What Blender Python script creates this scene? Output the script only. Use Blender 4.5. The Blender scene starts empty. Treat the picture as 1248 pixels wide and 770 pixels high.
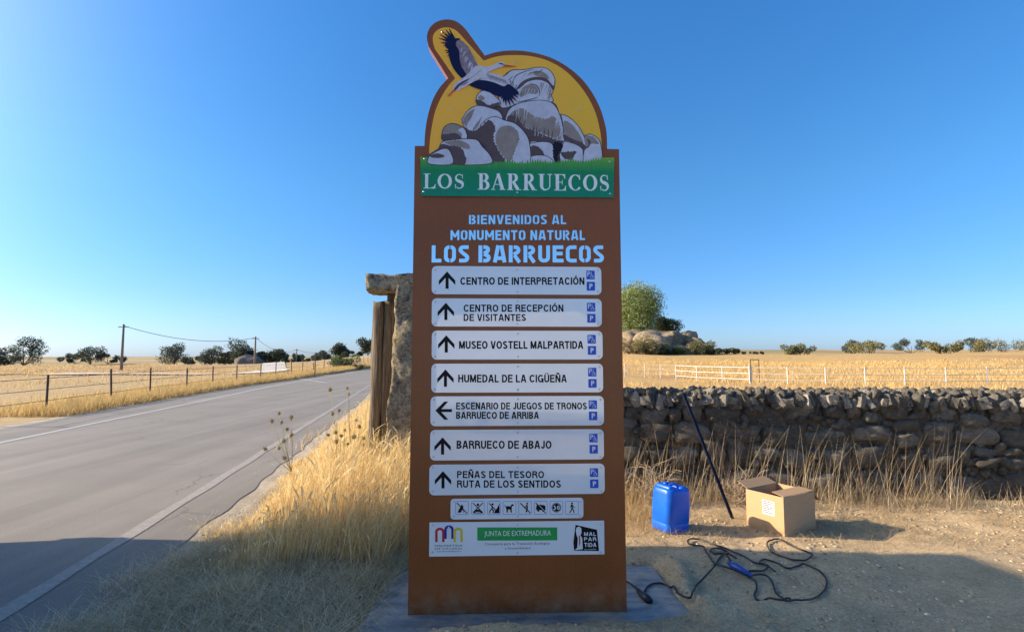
import bpy, bmesh, math, random
import numpy as np
from mathutils import Vector, Matrix, noise
from mathutils.geometry import tessellate_polygon

random.seed(7)
RNG = np.random.default_rng(7)
SC = bpy.context.scene
COL = SC.collection
PI = math.pi
rad = math.radians

# ------------------------------------------------------------------ camera, sky, sun, exposure
F, TH, H = 663.94, 0.07371258, 1.52333          # focal length (px of a 1248 wide frame), pitch, eye height
cam = bpy.data.cameras.new('camera')
cam_o = bpy.data.objects.new('camera', cam)
COL.objects.link(cam_o)
cam_o.location = (0, 0, H)
cam_o.rotation_euler = (PI / 2 + TH, 0, 0)
cam.sensor_width = 36
cam.lens = F / 1248 * 36
cam.clip_start = 0.05
cam.clip_end = 6000
SC.camera = cam_o

SUN_EL, SUN_BACK = 22.5, 3.0                     # elevation; degrees beyond due left
wd = bpy.data.worlds.new('World')
SC.world = wd
wd.use_nodes = True
nt = wd.node_tree
bg = nt.nodes['Background']
sky = nt.nodes.new('ShaderNodeTexSky')
sky.sky_type = 'NISHITA'
sky.sun_disc = False
sky.sun_elevation = rad(SUN_EL)
sky.sun_rotation = rad(-90 + SUN_BACK)
sky.altitude = 300
sky.air_density = 1.0
sky.dust_density = 0.8
sky.ozone_density = 2.2
# a clear deep blue day: the pale band at the horizon held back evenly all round, a little more saturation
_tc = nt.nodes.new('ShaderNodeTexCoord')
_sx = nt.nodes.new('ShaderNodeSeparateXYZ')
nt.links.new(_tc.outputs['Generated'], _sx.inputs[0])
_rp = nt.nodes.new('ShaderNodeValToRGB')
for _i, (_p, _c) in enumerate([(0.0, (.42, .56, .94)), (.10, (.41, .54, .78)), (.28, (.47, .65, .80)), (.6, (.54, .76, .98)), (1.0, (.95, .98, 1))]):
    if _i > 1:
        _rp.color_ramp.elements.new(.5)
for _e, (_p, _c) in zip(_rp.color_ramp.elements, [(0.0, (.42, .56, .94)), (.10, (.41, .54, .78)), (.28, (.47, .65, .80)), (.6, (.54, .76, .98)), (1.0, (.95, .98, 1))]):
    _e.position = _p
    _e.color = (*_c, 1)
nt.links.new(_sx.outputs[2], _rp.inputs[0])
_mx = nt.nodes.new('ShaderNodeMix')
_mx.data_type = 'RGBA'
_mx.blend_type = 'MULTIPLY'
_mx.inputs[0].default_value = 1
nt.links.new(sky.outputs[0], _mx.inputs[6])
nt.links.new(_rp.outputs[0], _mx.inputs[7])
_hs = nt.nodes.new('ShaderNodeHueSaturation')
_hs.inputs['Saturation'].default_value = 1.12
nt.links.new(_mx.outputs[2], _hs.inputs['Color'])
# whitish glow added round the sun to warm and brighten the shade
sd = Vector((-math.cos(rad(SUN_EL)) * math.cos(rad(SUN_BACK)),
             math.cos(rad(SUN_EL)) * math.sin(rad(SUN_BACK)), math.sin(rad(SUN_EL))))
FILL_GLOW = 11.5
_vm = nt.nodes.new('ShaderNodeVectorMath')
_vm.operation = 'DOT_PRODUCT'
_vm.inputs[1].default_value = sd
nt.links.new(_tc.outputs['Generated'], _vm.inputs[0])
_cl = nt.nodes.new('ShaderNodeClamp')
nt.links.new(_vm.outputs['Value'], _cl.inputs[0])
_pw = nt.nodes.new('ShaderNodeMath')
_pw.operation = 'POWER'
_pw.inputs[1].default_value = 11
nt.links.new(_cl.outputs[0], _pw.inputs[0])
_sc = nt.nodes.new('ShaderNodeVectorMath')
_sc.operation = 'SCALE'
_sc.inputs[0].default_value = (FILL_GLOW, FILL_GLOW * .90, FILL_GLOW * .74)
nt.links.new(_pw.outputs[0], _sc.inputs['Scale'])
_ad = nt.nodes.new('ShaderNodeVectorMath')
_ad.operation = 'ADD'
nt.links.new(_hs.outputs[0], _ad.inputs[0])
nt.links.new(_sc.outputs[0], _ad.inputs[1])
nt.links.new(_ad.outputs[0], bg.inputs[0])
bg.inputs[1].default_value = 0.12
sd = Vector((-math.cos(rad(SUN_EL)) * math.cos(rad(SUN_BACK)),
             math.cos(rad(SUN_EL)) * math.sin(rad(SUN_BACK)), math.sin(rad(SUN_EL))))
sl = bpy.data.lights.new('sun', 'SUN')
sl.energy = 4.4
sl.angle = rad(0.55)
sl.color = (1.0, 0.83, 0.62)
so = bpy.data.objects.new('sun', sl)
COL.objects.link(so)
so.rotation_euler = sd.to_track_quat('Z', 'Y').to_euler()
SC.view_settings.view_transform = 'Standard'
SC.view_settings.look = 'None'
SC.view_settings.exposure = 1.15
SC.view_settings.gamma = 1.0
SC.cycles.max_bounces = 6


# ------------------------------------------------------------------ photo pixel -> place
def ray(px, py):
    X = (px - 624) / F
    V = (385 - py) / F
    return Vector((X, math.cos(TH) - V * math.sin(TH), math.sin(TH) + V * math.cos(TH)))


def G(px, py, z=0.0):
    r = ray(px, py)
    return Vector((0, 0, H)) + r * ((z - H) / r.z)


def at(px, py, Y):
    r = ray(px, py)
    return Vector((0, 0, H)) + r * (Y / r.y)


# ------------------------------------------------------------------ materials
def lin(c):
    if isinstance(c, str):
        c = [int(c[i:i + 2], 16) / 255 for i in (0, 2, 4)]
        return tuple((x / 12.92 if x <= .04045 else ((x + .055) / 1.055) ** 2.4) for x in c) + (1,)
    return tuple(c[:3]) + (1,)


class NT:
    def __init__(s, name):
        s.m = bpy.data.materials.new(name)
        s.m.use_nodes = True
        s.t = s.m.node_tree
        s.b = s.t.nodes['Principled BSDF']
        s.tc = s.t.nodes.new('ShaderNodeTexCoord').outputs['Object']

    def n(s, t, **k):
        x = s.t.nodes.new(t)
        for a, v in k.items():
            setattr(x, a, v)
        return x

    def l(s, a, b):
        s.t.links.new(a, b)

    def noise(s, scale, detail=4, rough=.55, vec=None, dist=0):
        x = s.n('ShaderNodeTexNoise')
        x.inputs['Scale'].default_value = scale
        x.inputs['Detail'].default_value = detail
        x.inputs['Roughness'].default_value = rough
        x.inputs['Distortion'].default_value = dist
        s.l(vec or s.tc, x.inputs['Vector'])
        return x.outputs['Fac']

    def ramp(s, fac, stops):
        x = s.n('ShaderNodeValToRGB')
        e = x.color_ramp.elements
        while len(e) < len(stops):
            e.new(.5)
        for i, (p, c) in enumerate(stops):
            e[i].position = p
            e[i].color = lin(c) if not isinstance(c, (int, float)) else (c, c, c, 1)
        s.l(fac, x.inputs[0])
        return x.outputs[0]

    def mix(s, fac, a, b, mode='MIX'):
        x = s.n('ShaderNodeMix', data_type='RGBA', blend_type=mode)
        for v, i in ((fac, 0), (a, 6), (b, 7)):
            if hasattr(v, 'links'):
                s.l(v, x.inputs[i])
            else:
                x.inputs[i].default_value = v if i == 0 else lin(v)
        return x.outputs[2]

    def bump(s, h, strength=.3, dist=.01):
        x = s.n('ShaderNodeBump')
        x.inputs['Strength'].default_value = strength
        x.inputs['Distance'].default_value = dist
        if s.b.inputs['Normal'].links:
            s.l(s.b.inputs['Normal'].links[0].from_socket, x.inputs['Normal'])
        s.l(h, x.inputs['Height'])
        s.l(x.outputs[0], s.b.inputs['Normal'])

    def color(s, c):
        if hasattr(c, 'links'):
            s.l(c, s.b.inputs['Base Color'])
        else:
            s.b.inputs['Base Color'].default_value = lin(c)

    def set(s, **k):
        for a, v in k.items():
            s.b.inputs[a.replace('_', ' ')].default_value = v


def flat(name, c, rough=.5, spec=.5, var=.06, scale=30, metal=0, bump=0, coat=0):
    """a plain surface with slight uneven colour"""
    m = NT(name)
    c = lin(c)
    f = m.noise(scale, 5)
    m.color(m.ramp(f, [(.3, tuple(x * (1 - var) for x in c[:3])), (.7, tuple(min(1, x * (1 + var)) for x in c[:3]))]))
    m.set(Roughness=rough, Metallic=metal)
    m.b.inputs['Specular IOR Level'].default_value = spec
    if coat:
        m.b.inputs['Coat Weight'].default_value = coat
        m.b.inputs['Coat Roughness'].default_value = .06
    if bump:
        m.bump(m.noise(scale * 3, 5), bump, .004)
    return m.m


def attr_mat(name, rough=.8, transl=0.0, nscale=0, spec=.2):
    """colour from the mesh's own 'tint' attribute (each blade or leaf has its own colour)"""
    m = NT(name)
    a = m.n('ShaderNodeAttribute', attribute_name='tint').outputs['Color']
    c = a
    if nscale:
        c = m.mix(1.0, a, m.ramp(m.noise(nscale, 5), [(.25, .6), (.75, 1.25)]), 'MULTIPLY')
    m.color(c)
    m.set(Roughness=rough)
    m.b.inputs['Specular IOR Level'].default_value = spec
    if transl:
        out = m.t.nodes['Material Output']
        t = m.n('ShaderNodeBsdfTranslucent')
        m.l(c, t.inputs[0])
        x = m.n('ShaderNodeMixShader')
        x.inputs[0].default_value = transl
        m.l(m.b.outputs[0], x.inputs[1])
        m.l(t.outputs[0], x.inputs[2])
        m.l(x.outputs[0], out.inputs[0])
    return m.m


M = {}


def make_granite(name, base, dark, lichen, lich_amt=.5):
    m = NT(name)
    c = m.ramp(m.noise(11, 9, .8, dist=.4), [(.38, dark), (.52, base), (.75, tuple(min(1, x * 1.35) for x in lin(base)[:3]))])
    c = m.mix(m.ramp(m.noise(3.1, 6, .7), [(.5, 0), (.58 + (1 - lich_amt) * .1, 1)]), c, lichen)
    c = m.mix(m.ramp(m.noise(30, 6, .9), [(.48, 0), (.66, .85)]), c, (.035, .03, .028))
    c = m.mix(1.0, c, m.ramp(m.noise(85, 5, .9), [(.36, .45), (.5, 1.0), (.64, 1.5)]), 'MULTIPLY')
    v = m.n('ShaderNodeTexVoronoi')
    v.inputs['Scale'].default_value = 22
    m.l(m.tc, v.inputs['Vector'])
    c = m.mix(m.ramp(v.outputs['Distance'], [(.0, .5), (.3, 0)]), c, (.09, .08, .065))
    m.color(c)
    m.set(Roughness=.92)
    m.b.inputs['Specular IOR Level'].default_value = .2
    m.bump(m.noise(14, 8, .75), 1.0, .06)
    m.bump(m.noise(60, 6, .8), 1.0, .015)
    return m.m


def stone_mat(name, lo, hi, spots=.4, sc=3.0, bs=1.0):
    # plain rough stone, every stone its own shade
    m = NT(name)
    r = m.n('ShaderNodeObjectInfo').outputs['Random']
    c = m.ramp(m.noise(sc, 7, .75, dist=.3), [(.33, lo), (.67, hi)])
    c = m.mix(1.0, c, m.ramp(r, [(0, .62), (1, 1.28)]), 'MULTIPLY')
    c = m.mix(m.ramp(m.noise(sc * 4, 6, .8), [(.52, 0), (.64, spots)]), c, (.06, .05, .042))
    m.color(c)
    m.set(Roughness=.93)
    m.b.inputs['Specular IOR Level'].default_value = .15
    m.bump(m.noise(sc * 2, 8, .75), bs, .12)
    m.bump(m.noise(sc * 7, 6, .8), bs, .05)
    return m.m


M['granite'] = make_granite('granite_lichen', (.56, .46, .31), (.12, .095, .07), (.66, .53, .28))
M['wallstone'] = stone_mat('wall_stone', (.18, .155, .12), (.37, .325, .26), .6)
M['wallstone2'] = stone_mat('wall_stone_grey', (.20, .175, .14), (.38, .34, .27), .6)
M['cap'] = stone_mat('cap_stone_pale', (.42, .36, .28), (.74, .66, .53), .45, 2.0)
M['boulder'] = stone_mat('field_boulder', (.12, .09, .06), (.38, .30, .20), .75, 4.2)
M['outcrop'] = make_granite('dark_outcrop', (.17, .15, .14), (.09, .08, .075), (.15, .13, .1), .3)
M['mortar'] = flat('wall_mortar', (.105, .088, .066), .95, .1, .35, 25, bump=1.0)

m = NT('corten_brown_paint')
c = m.ramp(m.noise(1.3, 6, .6, dist=.6), [(.25, (.20, .058, .014)), (.75, (.27, .078, .018))])
c = m.mix(m.ramp(m.noise(60, 4), [(.4, 0), (.8, .35)]), c, (.36, .10, .02))
sx = m.n('ShaderNodeSeparateXYZ')
m.l(m.tc, sx.inputs[0])
mr = m.n('ShaderNodeMapRange')
mr.inputs[1].default_value = .22
mr.inputs[2].default_value = .0
m.l(sx.outputs[2], mr.inputs[0])
ma = m.n('ShaderNodeMath', operation='MULTIPLY')
m.l(mr.outputs[0], ma.inputs[0])
m.l(m.ramp(m.noise(7, 8, .75), [(.42, 0), (.75, 1)]), ma.inputs[1])
c = m.mix(ma.outputs[0], c, (.34, .22, .13))
mp = m.n('ShaderNodeMapping')
mp.inputs['Scale'].default_value = (14, 1, .5)
m.l(m.tc, mp.inputs[0])
c = m.mix(m.ramp(m.noise(2, 5, .7, vec=mp.outputs[0]), [(.5, 0), (.85, .4)]), c, (.31, .10, .03))
m.color(c)
m.l(m.ramp(m.noise(5, 6), [(.2, .30), (.8, .44)]), m.b.inputs['Roughness'])
m.b.inputs['Specular IOR Level'].default_value = .4
m.bump(m.noise(400, 3), .06, .001)
M['corten'] = m.m

m = NT('panel_white_print')
m.color(m.ramp(m.noise(3, 6), [(.3, (.79, .79, .79)), (.7, (.85, .85, .85))]))
m.l(m.ramp(m.noise(9, 5), [(.3, .10), (.7, .2)]), m.b.inputs['Roughness'])
m.b.inputs['Coat Weight'].default_value = .6
m.b.inputs['Coat Roughness'].default_value = .04
m.bump(m.noise(6, 3), .05, .004)
m.b.inputs['Coat IOR'].default_value = 1.75
m.b.inputs['Coat Weight'].default_value = 1.0
m.b.inputs['Coat Roughness'].default_value = .025
M['panel'] = m.m
M['ink'] = flat('black_ink', (.005, .005, .007), .45, .18, .1)
M['blue_ink'] = flat('blue_ink', (.015, .09, .55), .35, .3, .1)
M['white_ink'] = flat('white_ink', (.80, .81, .82), .3, .5, .05)
M['title_ink'] = flat('title_white_ink', (.78, .82, .80), .3)
M['navy'] = flat('navy_feather_ink', (.006, .009, .05), .45, .2)
M['lilac'] = flat('pale_feather_ink', (.55, .53, .60), .35, var=.12, scale=60)
M['mauve'] = flat('mauve_feather_ink', (.24, .17, .20), .35, var=.35, scale=70)
M['rockwhite'] = flat('pale_rock_ink', (.52, .53, .62), .35, var=.10, scale=30)
M['taupe'] = flat('taupe_rock_ink', (.27, .215, .185), .35, var=.15, scale=25)
M['brownink'] = flat('brown_shadow_ink', (.10, .055, .050), .35, var=.15, scale=30)
M['outline'] = flat('outline_ink', (.012, .009, .02), .45, .2)
M['redink'] = flat('red_ink', (.55, .02, .03), .3)
M['beakink'] = flat('beak_red_ink', (.50, .10, .05), .3)
M['purple'] = flat('purple_ink', (.10, .03, .09), .3)
M['mblue'] = flat('deep_blue_ink', (.02, .02, .30), .3)
M['myel'] = flat('yellow_ink', (.70, .58, .02), .3)
M['jgreen'] = flat('green_ink', (.01, .34, .07), .3)
M['metal'] = flat('rivet_metal', (.6, .6, .6), .3, metal=.9)

m = NT('yellow_picture_print')
m.l(m.n('ShaderNodeTexCoord').outputs['Object'], (mp := m.n('ShaderNodeMapping')).inputs[0])
sx = m.n('ShaderNodeSeparateXYZ')
m.l(m.tc, sx.inputs[0])
mr = m.n('ShaderNodeMapRange')
mr.inputs[1].default_value = -.55
mr.inputs[2].default_value = .55
m.l(sx.outputs[0], mr.inputs[0])
c = m.ramp(mr.outputs[0], [(0, (1.0, .48, .02)), (.45, (.90, .46, .03)), (1, (.86, .48, .01))])
c = m.mix(m.ramp(m.noise(9, 7, .7), [(.5, 0), (.8, .3)]), c, (.62, .50, .06))
m.color(c)
m.set(Roughness=.22)
m.b.inputs['Coat Weight'].default_value = .2
M['yellow'] = m.m

m = NT('green_title_print')
sx = m.n('ShaderNodeSeparateXYZ')
m.l(m.tc, sx.inputs[0])
mr = m.n('ShaderNodeMapRange')
mr.inputs[1].default_value = 2.54
mr.inputs[2].default_value = 2.80
m.l(sx.outputs[2], mr.inputs[0])
c = m.ramp(mr.outputs[0], [(0, (.002, .24, .11)), (.55, (.006, .24, .06)), (.8, (.10, .36, .02)), (1, (.36, .52, .03))])
mp = m.n('ShaderNodeMapping')
mp.inputs['Scale'].default_value = (60, 1, 6)
m.l(m.tc, mp.inputs[0])
c = m.mix(m.ramp(m.noise(2, 4, .6, vec=mp.outputs[0]), [(.45, 0), (.75, .5)]), c, (.012, .13, .04))
m.color(c)
m.set(Roughness=.2)
m.b.inputs['Coat Weight'].default_value = .25
M['green'] = m.m

# concrete slab
m = NT('smooth_concrete')
mp = m.n('ShaderNodeMapping')
mp.inputs['Scale'].default_value = (1, 4, 1)
m.l(m.tc, mp.inputs[0])
c = m.ramp(m.noise(3, 7, .6, vec=mp.outputs[0]), [(.3, (.085, .09, .10)), (.5, (.19, .19, .19)), (.7, (.33, .32, .30))])
c = m.mix(m.ramp(m.noise(4.5, 8, .75), [(.46, 0), (.64, .85)]), c, (.44, .35, .235))
m.color(c)
m.set(Roughness=.5)
m.bump(m.noise(30, 6), .25, .004)
M['concrete'] = m.m

# asphalt
m = NT('worn_asphalt')
c = m.ramp(m.noise(.8, 6, .6), [(.3, (.155, .135, .112)), (.7, (.205, .18, .15))])
c = m.mix(m.ramp(m.noise(120, 3, .8), [(.45, 0), (.62, .6)]), c, (.33, .31, .28))
c = m.mix(m.ramp(m.noise(75, 3, .8), [(.55, 0), (.7, .7)]), c, (.07, .068, .065))
mp = m.n('ShaderNodeMapping')
mp.inputs['Scale'].default_value = (1.6, .06, 1)
mp.inputs['Rotation'].default_value = (0, 0, rad(-9))
m.l(m.tc, mp.inputs[0])
c = m.mix(1.0, c, m.ramp(m.noise(1.2, 5, .6, vec=mp.outputs[0]), [(.3, .78), (.7, 1.15)]), 'MULTIPLY')
vo = m.n('ShaderNodeTexVoronoi', feature='DISTANCE_TO_EDGE')
vo.inputs['Scale'].default_value = .45
wob = m.n('ShaderNodeMix', data_type='RGBA', blend_type='ADD')
wob.inputs[0].default_value = .35
m.l(m.tc, wob.inputs[6])
nn = m.n('ShaderNodeTexNoise')
nn.inputs['Scale'].default_value = 2.5
nn.inputs['Detail'].default_value = 5
m.l(m.tc, nn.inputs['Vector'])
m.l(nn.outputs['Color'], wob.inputs[7])
m.l(wob.outputs[2], vo.inputs['Vector'])
ck = m.n('ShaderNodeMath', operation='MULTIPLY')
m.l(m.ramp(vo.outputs['Distance'], [(.0, 1), (.006, 0)]), ck.inputs[0])
m.l(m.ramp(m.noise(.5, 3), [(.5, 0), (.6, .8)]), ck.inputs[1])
c = m.mix(ck.outputs[0], c, (.06, .055, .05))
c = m.mix(m.ramp(m.noise(3.5, 7, .8), [(.58, 0), (.75, .5)]), c, (.28, .24, .18))
m.color(c)
m.set(Roughness=.9)
m.bump(m.noise(140, 3), .5, .006)
M['asphalt'] = m.m
m = NT('road_paint')
c = m.ramp(m.noise(25, 6, .8), [(.34, (.22, .21, .19)), (.56, (.50, .48, .44))])
m.color(c)
m.set(Roughness=.7)
M['paint'] = m.m
m = NT('track_dust')
m.color(m.ramp(m.noise(.6, 6), [(.3, (.52, .46, .38)), (.7, (.62, .56, .48))]))
m.set(Roughness=.95)
M['track'] = m.m

# ground: colour regions in the mesh, grain procedural
m = NT('ground_soil')
a = m.n('ShaderNodeAttribute', attribute_name='tint').outputs['Color']
g = m.mix(1.0, a, m.ramp(m.noise(2.2, 8, .65), [(.25, .72), (.75, 1.25)]), 'MULTIPLY')
g = m.mix(1.0, g, m.ramp(m.noise(45, 6, .8), [(.3, .6), (.7, 1.35)]), 'MULTIPLY')
g = m.mix(1.0, g, m.ramp(m.noise(160, 4, .8), [(.35, .7), (.65, 1.25)]), 'MULTIPLY')
m.color(g)
m.set(Roughness=.95)
m.b.inputs['Specular IOR Level'].default_value = .15
m.bump(m.noise(30, 8, .75), .8, .03)
m.bump(m.noise(140, 5, .8), .8, .008)
M['soil'] = m.m
M['blade'] = attr_mat('dry_grass', .7, .35)
M['leaf'] = attr_mat('leaves', .6, .25)
M['pebble'] = attr_mat('pebbles', .9, 0, 60)

# timber
m = NT('weathered_wood')
mp = m.n('ShaderNodeMapping')
mp.inputs['Scale'].default_value = (20, 20, .9)
m.l(m.tc, mp.inputs[0])
f = m.noise(2.5, 8, .7, vec=mp.outputs[0])
c = m.ramp(f, [(.32, (.035, .026, .018)), (.5, (.15, .115, .078)), (.7, (.30, .24, .17))])
c = m.mix(m.ramp(m.noise(6, 5), [(.55, 0), (.8, .5)]), c, (.19, .15, .075))
m.color(c)
m.set(Roughness=.88)
m.bump(f, 1.0, .04)
M['wood'] = m.m
m = NT('cardboard')
mp = m.n('ShaderNodeMapping')
mp.inputs['Scale'].default_value = (1, 1, 30)
m.l(m.tc, mp.inputs[0])
m.color(m.ramp(m.noise(8, 4, vec=mp.outputs[0]), [(.3, (.46, .28, .14)), (.7, (.54, .34, .18))]))
m.set(Roughness=.85)
M['card'] = m.m
M['card_in'] = flat('cardboard_inside', (.42, .27, .15), .9, .2)
m = NT('blue_plastic')
m.color(m.ramp(m.noise(12, 4), [(.3, (.002, .10, .58)), (.7, (.005, .125, .66))]))
m.set(Roughness=.34)
m.b.inputs['Subsurface Weight'].default_value = .08
m.b.inputs['Subsurface Radius'].default_value = (.01, .02, .05)
m.bump(m.noise(18, 4), .12, .006)
M['blue'] = m.m
M['bar'] = flat('dark_blue_steel', (.004, .007, .020), .6, .2, .4, 20)
M['rubber'] = flat('black_rubber', (.012, .013, .016), .45, .5, .2)
M['plugblue'] = flat('blue_connector', (.01, .05, .30), .4)
M['white_pipe'] = flat('white_pipe_paint', (.58, .55, .50), .5, .4, .15, 8)
M['dark_pipe'] = flat('dark_rusty_steel', (.07, .045, .035), .7, .3, .3, 8)
M['bark'] = flat('grey_bark', (.13, .105, .08), .9, .1, .3, 6, bump=1)
M['polewood'] = flat('pole_timber', (.24, .20, .165), .85, .2, .2, 6)
M['wire'] = flat('wire_steel', (.11, .10, .10), .6)
M['carwhite'] = flat('van_white_paint', (.75, .75, .75), .25, .5, .03, coat=.5)
M['glass'] = flat('dark_glass', (.02, .025, .03), .05, .6)
M['tyre'] = flat('tyre_rubber', (.02, .02, .02), .8)
M['rimgrey'] = flat('rim_grey', (.4, .4, .4), .4, metal=.6)
M['lampred'] = flat('tail_lamp_red', (.4, .01, .01), .2)
M['lampclear'] = flat('head_lamp_clear', (.7, .7, .7), .1)


# ------------------------------------------------------------------ objects
def tag(o, label=None, cat=None, group=None, kind=None):
    for k, v in (('label', label), ('category', cat), ('group', group), ('kind', kind)):
        if v:
            o[k] = v
    return o


def thing(name, label, cat, loc=(0, 0, 0), rz=0, group=None):
    o = bpy.data.objects.new(name, None)
    o.empty_display_size = .1
    COL.objects.link(o)
    o.location = loc
    o.rotation_euler = (0, 0, rz)
    return tag(o, label, cat, group)


class MB:
    """collects faces; build() makes ONE mesh object"""

    def __init__(s):
        s.v, s.f, s.mi = [], [], []

    def add(s, vs, fs, mi=0):
        k = len(s.v)
        s.v += [tuple(v) for v in vs]
        s.f += [tuple(i + k for i in f) for f in fs]
        s.mi += [mi] * len(fs)
        return s

    def box(s, c, d, rot=None, mi=0, taper=1.0):
        vs = []
        for z in (-.5, .5):
            t = 1 if z < 0 else taper
            for x, y in ((-.5, -.5), (.5, -.5), (.5, .5), (-.5, .5)):
                p = Vector((x * d[0] * t, y * d[1] * t, z * d[2]))
                if rot is not None:
                    p = rot @ p
                vs.append(p + Vector(c))
        return s.add(vs, [(3, 2, 1, 0), (4, 5, 6, 7), (0, 1, 5, 4), (1, 2, 6, 5), (2, 3, 7, 6), (3, 0, 4, 7)], mi)

    def tube(s, pts, r, n=8, mi=0, cap=True):
        pts = [Vector(p) for p in pts]
        rs = r if isinstance(r, (list, tuple)) else [r] * len(pts)
        vs, fs = [], []
        up = Vector((.13, .21, .97)).normalized()
        for i, p in enumerate(pts):
            d = (pts[min(i + 1, len(pts) - 1)] - pts[max(i - 1, 0)]).normalized()
            a = d.cross(up)
            if a.length < .2:
                a = d.cross(Vector((1, 0, .1)))
            a.normalize()
            b = d.cross(a)
            for k in range(n):
                t = 2 * PI * k / n
                vs.append(p + (a * math.cos(t) + b * math.sin(t)) * rs[i])
        for i in range(len(pts) - 1):
            for k in range(n):
                k2 = (k + 1) % n
                fs.append((i * n + k, i * n + k2, (i + 1) * n + k2, (i + 1) * n + k))
        if cap:
            fs.append(tuple(range(n))[::-1])
            fs.append(tuple((len(pts) - 1) * n + k for k in range(n)))
        return s.add(vs, fs, mi)

    def ribbon(s, pts, w, y, mi=0, closed=False):
        """flat stroke in the sign plane (x, z), facing -y"""
        n = len(pts)
        ws = w if isinstance(w, (list, tuple)) else [w] * n
        L, R = [], []
        for i, (x, z) in enumerate(pts):
            if closed:
                p, q = pts[i - 1], pts[(i + 1) % n]
            else:
                p, q = pts[max(i - 1, 0)], pts[min(i + 1, n - 1)]
            d1 = (x - p[0], z - p[1])
            d2 = (q[0] - x, q[1] - z)
            l1 = math.hypot(*d1) or 1e-9
            l2 = math.hypot(*d2) or 1e-9
            if l1 < 1e-8:
                d1, l1 = d2, l2
            if l2 < 1e-8:
                d2, l2 = d1, l1
            n1 = (-d1[1] / l1, d1[0] / l1)
            n2 = (-d2[1] / l2, d2[0] / l2)
            nx, nz = n1[0] + n2[0], n1[1] + n2[1]
            ln = math.hypot(nx, nz) or 1
            nx, nz = nx / ln, nz / ln
            k = 1 / max(.45, nx * n1[0] + nz * n1[1])
            h = ws[i] / 2 * k
            L.append((x + nx * h, y, z + nz * h))
            R.append((x - nx * h, y, z - nz * h))
        fs = []
        for i in range(n if closed else n - 1):
            j = (i + 1) % n
            fs.append((n + i, n + j, j, i))
        return s.add(L + R, fs, mi)

    def poly(s, pts, y, mi=0, y2=None):
        """filled outline in the sign plane; with y2 a prism"""
        p3 = [Vector((x, z, 0)) for x, z in pts]
        tr = tessellate_polygon([p3])
        n = len(pts)
        tris = []
        for t in tr:
            a, b, c = (p3[i] for i in t)
            if (b - a).cross(c - a).z < 0:
                t = (t[0], t[2], t[1])
            tris.append(tuple(t))
        vs = [(x, y, z) for x, z in pts]
        s.add(vs, tris, mi)
        if y2 is not None:
            ar = sum(pts[i - 1][0] * pts[i][1] - pts[i][0] * pts[i - 1][1] for i in range(n))
            vs2 = [(x, y2, z) for x, z in pts]
            fs = [(c + n, b + n, a + n) for a, b, c in tris]
            for i in range(n):
                j = (i + 1) % n
                fs.append((i, i + n, j + n, j) if ar > 0 else (i, j, j + n, i + n))
            k = len(s.v) - n
            s.v += vs2
            s.f += [tuple(i + k for i in f) for f in fs]
            s.mi += [mi] * len(fs)
        return s

    def mesh(s, name, mats, smooth=False):
        me = bpy.data.meshes.new(name)
        me.from_pydata(s.v, [], s.f)
        for m_ in (mats if isinstance(mats, (list, tuple)) else [mats]):
            me.materials.append(m_)
        me.polygons.foreach_set('material_index', s.mi)
        if smooth:
            me.polygons.foreach_set('use_smooth', [True] * len(s.f))
        me.update()
        return me

    def build(s, name, mats, parent=None, smooth=False, loc=None, rot=None):
        return link(name, s.mesh(name, mats, smooth), parent, loc, rot)


def link(name, me, parent=None, loc=None, rot=None, scale=None):
    o = bpy.data.objects.new(name, me)
    COL.objects.link(o)
    if parent:
        o.parent = parent
    if loc is not None:
        o.location = loc
    if rot is not None:
        o.rotation_euler = rot
    if scale is not None:
        o.scale = scale
    return o


def kids(o):
    return [c for c in bpy.data.objects if c.parent == o]


def np_mesh(name, V, Fq, mats, tint=None, mi=None, smooth=False):
    """fast mesh from arrays; Fq (n, 3 or 4); tint per vertex (n,3)"""
    me = bpy.data.meshes.new(name)
    k = Fq.shape[1]
    me.vertices.add(len(V))
    me.vertices.foreach_set('co', np.ascontiguousarray(V, dtype=np.float32).ravel())
    me.loops.add(Fq.size)
    me.loops.foreach_set('vertex_index', Fq.ravel().astype(np.int32))
    me.polygons.add(len(Fq))
    me.polygons.foreach_set('loop_start', np.arange(0, Fq.size, k, dtype=np.int32))
    me.polygons.foreach_set('loop_total', np.full(len(Fq), k, dtype=np.int32))
    if smooth:
        me.polygons.foreach_set('use_smooth', np.ones(len(Fq), dtype=bool))
    for m_ in (mats if isinstance(mats, (list, tuple)) else [mats]):
        me.materials.append(m_)
    me.update(calc_edges=True)
    if tint is not None:
        a = me.attributes.new('tint', 'FLOAT_COLOR', 'POINT')
        cc = np.ones((len(V), 4), dtype=np.float32)
        cc[:, :3] = tint
        a.data.foreach_set('color', cc.ravel())
    me.validate()
    return me


# numpy value noise
_T = RNG.random((256, 256))


def vn(x, y):
    xi, yi = np.floor(x).astype(int), np.floor(y).astype(int)
    fx, fy = x - xi, y - yi
    fx, fy = fx * fx * (3 - 2 * fx), fy * fy * (3 - 2 * fy)
    a, b = _T[xi % 256, yi % 256], _T[(xi + 1) % 256, yi % 256]
    c, d = _T[xi % 256, (yi + 1) % 256], _T[(xi + 1) % 256, (yi + 1) % 256]
    return (a * (1 - fx) + b * fx) * (1 - fy) + (c * (1 - fx) + d * fx) * fy - .5


def fbm(x, y, o=4):
    s, a = 0, 1
    for i in range(o):
        s = s + a * vn(x * 2 ** i + 17 * i, y * 2 ** i + 31 * i)
        a *= .5
    return s


def sst(a, b, x):
    t = np.clip((x - a) / (b - a), 0, 1)
    return t * t * (3 - 2 * t)


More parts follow.
